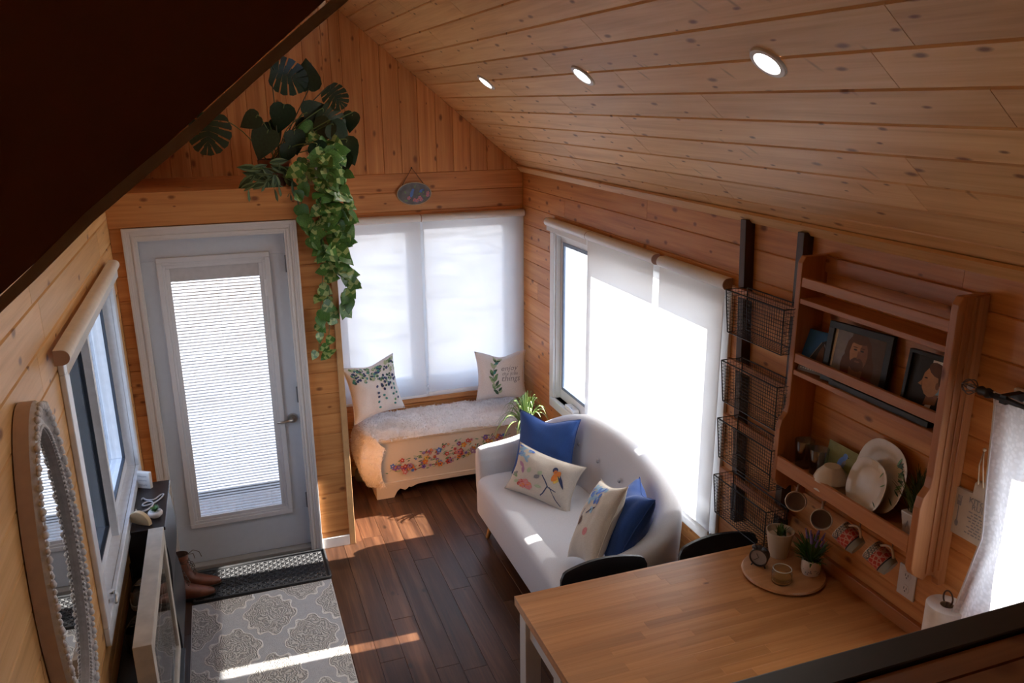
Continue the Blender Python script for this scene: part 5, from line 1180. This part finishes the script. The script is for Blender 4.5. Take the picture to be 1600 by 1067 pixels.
MB().add([mp(2 * PI * i / 72, .99, -.034) for i in range(72)], [tuple(range(72))]).build('back', MATS['bare_frame_side'], mir)
# ------------------------------------------------------------------ oval hanging sign
t = thing('oval_plaque', 'small oval plaque painted with bluebird and pink flowers, hung by a cord', 'plaque', (1.895, YB, 2.12))
OC = V((1.895, YB - .016, 2.125))
oe = lambda a, k, y: V((OC.x + .124 * k * math.cos(a), y, OC.z + .079 * k * math.sin(a)))
MB().lathe([(0, .0), (1, 0), (1, .012), (0, .012)], (0, 0, 0), (0, 0, 1), 8)
mb = MB(); vs = [oe(2 * PI * i / 48, 1, YB - .002) for i in range(48)] + [oe(2 * PI * i / 48, 1, YB - .014) for i in range(48)]
mb.add(vs, [tuple(range(48)), tuple(range(48, 96))] + [(i, (i + 1) % 48, 48 + (i + 1) % 48, 48 + i) for i in range(48)]).build('panel', plain('slate_paint', (.13, .14, .16), .5, var=.35, scale=22), t)
MB().tube([oe(2 * PI * i / 48, 1, YB - .013) for i in range(48)], .0035, 6, closed=True).build('rim', plain('rim_cream', (.55, .48, .36), .5), t, smooth=True)
pr = Print(lambda u, v, l: (OC.x + u, YB - .0145 - l, OC.z + v)); R_ = random.Random(3)
pr.poly(ell(-.018, .0, .012, .028, -.3), inkb).poly(ell(-.008, .026, .010, .010), inkb).poly(leafp(-.025, -.02, .03, .008, -1.9), inkn).poly(ell(.055, .018, .020, .011, .5), inkb)
for x, y in ((.0, -.045), (.02, -.05), (.04, -.03), (.05, -.045), (.10, .0), (.098, -.015), (-.04, -.03)):
    for q in range(5): pr.poly(ell(x + .008 * math.cos(q * 1.26), y + .008 * math.sin(q * 1.26), .007, .006, q, 7), inkpk if q % 2 else inkmv)
for x, y, a in ((.03, -.01, .8), (.06, -.02, 0), (-.06, .0, 2), (-.05, -.05, 3), (.0, .04, 1), (.07, .0, 2)): pr.poly(leafp(x, y, .025, .01, a), inkg2)
pr.build('bird_painting', t)
MB().tube([oe(2.35, 1, YB - .012), (1.885, YB - .012, 2.305), oe(.95, 1, YB - .012)], .003, 6).build('cord', plain('jute', (.12, .07, .04), .9), t, smooth=True)
MB().ball((1.885, YB - .008, 2.305), .006).build('nail_head', dkm, t, smooth=True)

# ------------------------------------------------------------------ houseplants
def proj_pt(u, v, y):
    """point on the plane Y=y seen at a measured place of the photograph (used once, to survey the plants)"""
    C = V((.5597, 0, 2.7662)); d = V((Rm[0][0], Rm[0][1], Rm[0][2])) * ((u - 800) / 1277.4) - V((Rm[1][0], Rm[1][1], Rm[1][2])) * ((v - 533.5) / 1277.4) + V(Rm[2])
    return C + d * (y / d.y)
def leafmesh(name, kind, mat, mats2=None):
    mb = MB(); ms = [mat] + ([mats2] if mats2 else [])
    if kind == 'heart':
        prof = [(-.06, .20), (.02, .36), (.18, .45), (.4, .42), (.62, .30), (.82, .15), (1.0, .0)]
        for s_ in (-1, 1):
            vs = [(0, 0, 0)]; base = len(mb.v)
            mid = [(0 if y < 0 else 0, max(0, y), -.10 * max(0, y) ** 2) for y, w in prof]; inn = [(s_ * w * .5, y, .05 * w - .10 * max(0, y) ** 2) for y, w in prof]; ed = [(s_ * w, y, .10 * w - .14 * max(0, y) ** 2) for y, w in prof]
            n_ = len(prof); fs = []
            for i in range(n_ - 1): fs += [(i, i + 1, n_ + i + 1, n_ + i), (n_ + i, n_ + i + 1, 2 * n_ + i + 1, 2 * n_ + i)]
            mb.add(mid + inn + ed, fs)
            if mats2:
                for i in range(len(mb.f) - len(fs), len(mb.f)):
                    j = i - (len(mb.f) - len(fs)); mb.m[i] = 1 if (j % 2 == 1 and (j // 2 + (s_ > 0)) % 3 == 0) or (j % 2 == 0 and j // 2 in ((1, 2) if s_ > 0 else (3,))) else 0
    elif kind == 'monstera':
        for s_ in (-1, 1):
            for i in range(6):
                a0, a1 = 2.45 - i * .42, 2.45 - i * .42 - .34
                r = lambda a: .60 * (1 - .18 * math.cos(a)) if a > .9 else .60 * (1 + .15 * (1 - a))
                y0, y1 = .10 + i * .115, .10 + i * .115 + .10
                if i == 0: y0 = .0
                def pt(a, k, ym): return (s_ * k * .52 * math.sin(a), ym * (1 - k) + k * (.38 - .52 * (1.15) * math.cos(PI - a) * -1 * -1), 0)
                def edge(a, k, ym):
                    ex, ey = .50 * math.sin(a), .40 + .60 * math.cos(a) if a < PI / 2 else .40 + .50 * math.cos(a)
                    return (s_ * ex * k, ym * (1 - k) + ey * k, -.13 * (k * math.sin(a)) ** 2 - .08 * ey * ey)
                am = (a0 + a1) / 2; vs = [edge(a0, 0, y0), edge(a0 - .0, .45, y0), edge(a0, 1, y0), edge(am, 1.04, (y0 + y1) / 2), edge(max(a1, 0), 1, y1), edge(a1 + .04, .45, y1), edge(a1, 0, y1)]
                mb.add(vs, [(0, 1, 5, 6), (1, 2, 3, 4, 5)])
                if i < 5:
                    mb.add([edge(a1, 0, y1), edge(a1, .47, y1), edge(a1 - .08, .47, y1 + .015), edge(a1 - .08, 0, y1 + .015)], [(0, 1, 2, 3)])
    elif kind == 'lance':
        prof = [(0, .02), (.15, .13), (.4, .20), (.65, .17), (.85, .08), (1, 0)]; n_ = len(prof)
        for s_ in (-1, 1):
            mb.add([(0, y, -.15 * y * y) for y, w in prof] + [(s_ * w * .45, y, .03 - .16 * y * y) for y, w in prof] + [(s_ * w, y, .07 * w * 4 * .5 - .17 * y * y) for y, w in prof], [f for i in range(n_ - 1) for f in ((i, i + 1, n_ + i + 1, n_ + i), (n_ + i, n_ + i + 1, 2 * n_ + i + 1, 2 * n_ + i))])
            if mats2:
                k = 2 * (n_ - 1)
                for j in range(k):
                    if j % 2 == 1: mb.m[len(mb.m) - k + j] = 1
    me = mb.mesh(name, ms, True); return me
def orient(base, direction, normal, size, sx=1):
    y = V(direction).normalized(); n_ = V(normal); n_ = (n_ - y * n_.dot(y)).normalized(); x = y.cross(n_)
    M = Matrix((x * size * sx, y * size, n_ * size)).transposed().to_4x4(); M.translation = V(base); return M
leafm = plain('monstera_green', (.012, .034, .016), .35, var=.3, scale=12); lv = plain('pothos_green', (.06, .17, .03), .35, var=.4, scale=18); lvy = plain('pothos_pale', (.30, .40, .14), .4, var=.3, scale=30); lst = plain('striped_green', (.025, .065, .025), .4, var=.3, scale=20); lsty = plain('striped_pale', (.12, .20, .10), .45)
camdir = lambda p: (V((.56, 0, 2.77)) - V(p)).normalized()
mon = thing('monstera', 'monstera with large dark split leaves in a terracotta pot on the ledge', 'potted plant', (.90, 5.02, 2.306))
PB = V((.895, 5.02, 2.306)); terra = plain('terracotta', (.26, .085, .045), .7, var=.15)
MB().lathe([(0, .006), (.06, .0), (.062, 0), (.085, .115), (.092, .115), (.094, .14), (.086, .14), (.08, .12), (0, .118)], PB, n=36).build('pot', terra, mon, smooth=True, auto=True)
MB().lathe([(0, .125), (.08, .125)], PB, n=20).build('soil', soil, mon)
mml = leafmesh('leaf', 'monstera', leafm); hml = leafmesh('leaf', 'heart', leafm); R_ = random.Random(5)
# (u, v of leaf centre, size m, tip angle in the picture (deg, 0 = right, 90 = down), kind, depth Y)
mlv = [(450, 117, .215, 20, 'm', 5.0), (480, 118, .175, -95, 'h', 5.05), (524, 150, .15, 50, 'm', 5.0), (325, 205, .235, 95, 'm', 4.95), (391, 189, .125, 150, 'h', 4.95), (440, 184, .165, 100, 'h', 5.0), (412, 224, .18, 110, 'h', 4.92), (428, 205, .13, 60, 'h', 5.1),
       (492, 172, .15, -20, 'h', 5.0), (517, 185, .17, 40, 'm', 4.98), (504, 205, .16, 120, 'h', 4.95), (530, 208, .15, 45, 'h', 4.93), (548, 190, .12, 100, 'h', 5.0), (545, 236, .16, 70, 'h', 4.9), (533, 255, .16, 90, 'h', 4.92), (478, 205, .15, 100, 'h', 5.02), (462, 222, .14, 80, 'h', 4.96), (500, 238, .13, 60, 'h', 4.9), (448, 240, .11, 110, 'h', 4.95)]
for (u, v, s_, a, k, y) in mlv:
    a = math.radians(a); c = proj_pt(u, v, y); e = proj_pt(u + 20 * math.cos(a), v + 20 * math.sin(a), y) - c; e.normalize()
    nn_ = (camdir(c) + V((R_.uniform(-.35, .35), 0, R_.uniform(0, .5)))).normalized(); e = (e + V((0, R_.uniform(-.3, .1), 0))).normalized()
    b0 = c - e * s_ * .45
    inst(mml if k == 'm' else hml, 'leaf', orient(b0, e, nn_, s_), mon)
    mid = (b0 + PB + V((0, 0, .13))) / 2 + V((R_.uniform(-.02, .02), R_.uniform(-.02, .02), .03))
    st = [PB + V((R_.uniform(-.03, .03), R_.uniform(-.03, .03), .12)), mid, b0, b0 + e * .02]
    MB().tube(cr_(st, 4), .0032, 5).build('stem', stemm if v > 150 else plain('dark_stem', (.05, .06, .03), .5), mon, smooth=True)
# striped trailing plant at the left of the pot
stp = thing('striped_trailing_plant', 'small trailing plant with striped narrow leaves hanging left of the vine', 'potted plant', (.93, 4.87, 2.306))
PS = V((.90, 4.885, 2.306))
MB().lathe([(0, .0), (.040, 0), (.050, .075), (.046, .075), (.04, .06), (0, .06)], PS, n=24).build('pot', plain('brown_pot', (.10, .045, .03), .5), stp, smooth=True, auto=True)
lme = leafmesh('leaf', 'lance', lst, lsty)
slv = [(385, 292, 160), (398, 275, 200), (410, 268, 10), (425, 275, 40), (432, 290, 80), (395, 312, 70), (428, 312, 90), (445, 305, 60), (418, 290, 120), (405, 262, -20), (440, 265, 20), (452, 282, 60), (388, 262, 190), (400, 290, 170), (415, 300, 100), (450, 318, 100), (463, 300, 70), (460, 270, 30), (436, 252, -10), (416, 280, 200), (384, 285, 140), (463, 325, 95)]
for i, (u, v, a) in enumerate(slv):
    y = 4.80 if v > 285 else 4.84; a = math.radians(a); c = proj_pt(u, v, y); e = (proj_pt(u + 9 * math.cos(a), v + 9 * math.sin(a), y) - c).normalized(); s_ = R_.uniform(.10, .135)
    inst(lme, 'leaf', orient(c - e * s_ * .5, e, camdir(c) + V((R_.uniform(-.5, .5), 0, R_.uniform(-.2, .6))), s_), stp)
    if i % 2 == 0: MB().tube(cr_([PS + V((0, -.02, .065)), (PS + c) / 2 + V((0, -.04, .06)), c - e * s_ * .5], 4), .0022, 5).build('stem', stemm, stp, smooth=True)
# pothos vine
pot = thing('pothos', 'variegated pothos vine trailing from a white pot on the ledge past the door', 'potted plant', (1.10, 4.93, 2.306))
PP = V((1.10, 4.93, 2.306))
MB().lathe([(0, 0), (.048, 0), (.062, .12), (.064, .13), (.059, .13), (.055, .11), (0, .108)], PP, n=32).build('pot', cerw, pot, smooth=True, auto=True)
mb = MB()
for k_ in range(16):
    a = 2 * PI * k_ / 16; mb.bar(PP + V((.052 * math.cos(a), .052 * math.sin(a), .01)), PP + V((.064 * math.cos(a), .064 * math.sin(a), .125)), .006, .004, up=(math.cos(a), math.sin(a), 0))
mb.build('pot_ribs', cerw, pot)
hv = [leafmesh('leaf', 'heart', lv, lvy), leafmesh('leaf', 'heart', lv), leafmesh('leaf', 'heart', lvy, lv)]
def vine(pts, n_, smin, smax, y0=4.78, seed=0, jit=9, pale=0):
    R_ = random.Random(seed); P3 = [proj_pt(u, v, y) for u, v, y in pts]; c = cr_([PP + V((.0, -.02, .12))] + P3, 8)
    MB().tube(c, .0022, 5).build('vine_stem', stemm, pot, smooth=True)
    c = c[6:]
    for i in range(n_):
        t = (i + R_.random() * .6) / n_ * (len(c) - 1); p = c[int(t)].lerp(c[min(len(c) - 1, int(t) + 1)], t % 1)
        s_ = R_.uniform(smin, smax) * 1.2; e = V((R_.uniform(-1, 1), R_.uniform(-.5, .1), R_.uniform(-1.1, .0))).normalized(); p2 = p + V((R_.uniform(-1, 1) * .018, R_.uniform(-.02, .0), R_.uniform(-.01, .01)))
        inst(R_.choice([hv[0], hv[1], hv[0], hv[1]] if R_.random() > pale else [hv[2], hv[0]]), 'leaf', orient(p2, e, camdir(p2) + V((R_.uniform(-.7, .7), 0, R_.uniform(-.3, .7))), s_), pot)
vine([(500, 245, 4.80), (520, 300, 4.78), (527, 350, 4.78), (530, 400, 4.78), (543, 440, 4.79), (541, 482, 4.79)], 44, .055, .095, seed=1)
vine([(505, 240, 4.80), (515, 290, 4.77), (520, 340, 4.77), (525, 385, 4.78), (523, 420, 4.78)], 36, .055, .09, seed=2)
vine([(490, 260, 4.80), (495, 300, 4.77), (502, 350, 4.78), (505, 400, 4.78), (503, 450, 4.79), (500, 500, 4.79), (498, 555, 4.79)], 26, .05, .08, seed=3, pale=.3)
vine([(470, 250, 4.80), (470, 290, 4.77), (472, 330, 4.78), (478, 355, 4.78), (488, 380, 4.78)], 16, .05, .085, seed=4)
vine([(520, 230, 4.84), (535, 270, 4.79), (538, 320, 4.78), (540, 350, 4.78)], 24, .05, .09, seed=5)
vine([(480, 200, 5.0), (500, 215, 4.95), (520, 225, 4.93), (530, 240, 4.9)], 18, .05, .08, seed=6, pale=.4)
vine([(500, 360, 4.78), (512, 420, 4.79), (515, 480, 4.79), (514, 530, 4.79), (516, 560, 4.79)], 10, .05, .07, seed=7, pale=.5)
# spider plant between chest and loveseat
spd = thing('spider_plant', 'green and white spider plant on a stool between chest and loveseat', 'potted plant', (2.47, 5.08, .40))
st_ = thing('plant_stool', 'small wooden stool under the spider plant, mostly hidden by the loveseat', 'stool', (2.47, 5.08, 0))
MB().lathe([(0, .36), (.11, .36), (.115, .37), (.115, .39), (0, .39)], (2.47, 5.08, 0), n=32).build('seat', shelfw[0], st_, smooth=True, auto=True)
for k_ in range(3):
    a = k_ * 2.094 + .4; MB().tube([(2.47 + .07 * math.cos(a), 5.08 + .07 * math.sin(a), .36), (2.47 + .1 * math.cos(a), 5.08 + .1 * math.sin(a), 0)], .012, 10).build('leg', shelfw[2], st_, smooth=True)
PQ = V((2.47, 5.08, .40))
MB().lathe(potlathe(.05, .075, .12), PQ, n=32).build('pot', cerw, spd, smooth=True, auto=True); MB().lathe([(0, .095), (.068, .095)], PQ, n=20).build('soil', soil, spd)
sg, sy_ = plain('spider_green', (.10, .24, .04), .4, var=.2), plain('spider_cream', (.55, .62, .30), .4)
R_ = random.Random(14)
for j in range(70):
    a = R_.uniform(0, 6.28); rr = R_.uniform(.06, .31) if j > 14 else R_.uniform(.02, .10); top_ = R_.uniform(.16, .32); c0 = PQ + V((.015 * math.cos(a), .015 * math.sin(a), .095)); dr = V((math.cos(a), math.sin(a), 0)); s_ = V((-dr.y, dr.x, 0))
    if dr.x > 0: rr *= .6
    if dr.y > 0: rr *= .8
    vs = []; ms = []; n_ = 9; w_ = R_.uniform(.012, .018); mb = MB(); ey = top_ * (1 - (rr / .27) * 1.2)
    for i in range(n_ + 1):
        t = i / n_; p = c0 + dr * rr * t + V((0, 0, (top_ * 2.4 * t * (1 - t) + ey * t * t) )); ww = w_ * min(1, .4 + t * 3) * (1 - t ** 3) / 2
        vs += [p - s_ * ww, p - s_ * ww * .45 - V((0, 0, .0015)), p + s_ * ww * .45 - V((0, 0, .0015)), p + s_ * ww]
    for i in range(n_):
        for k_ in range(3): mb.add([], [], 0); mb.f.append((i * 4 + k_, i * 4 + k_ + 1, i * 4 + k_ + 5, i * 4 + k_ + 4)); mb.m.append(1 if k_ == 1 else 0)
    mb.v = [tuple(p) for p in vs]
    mb.build('leaf', [sg, sy_], spd, smooth=True)
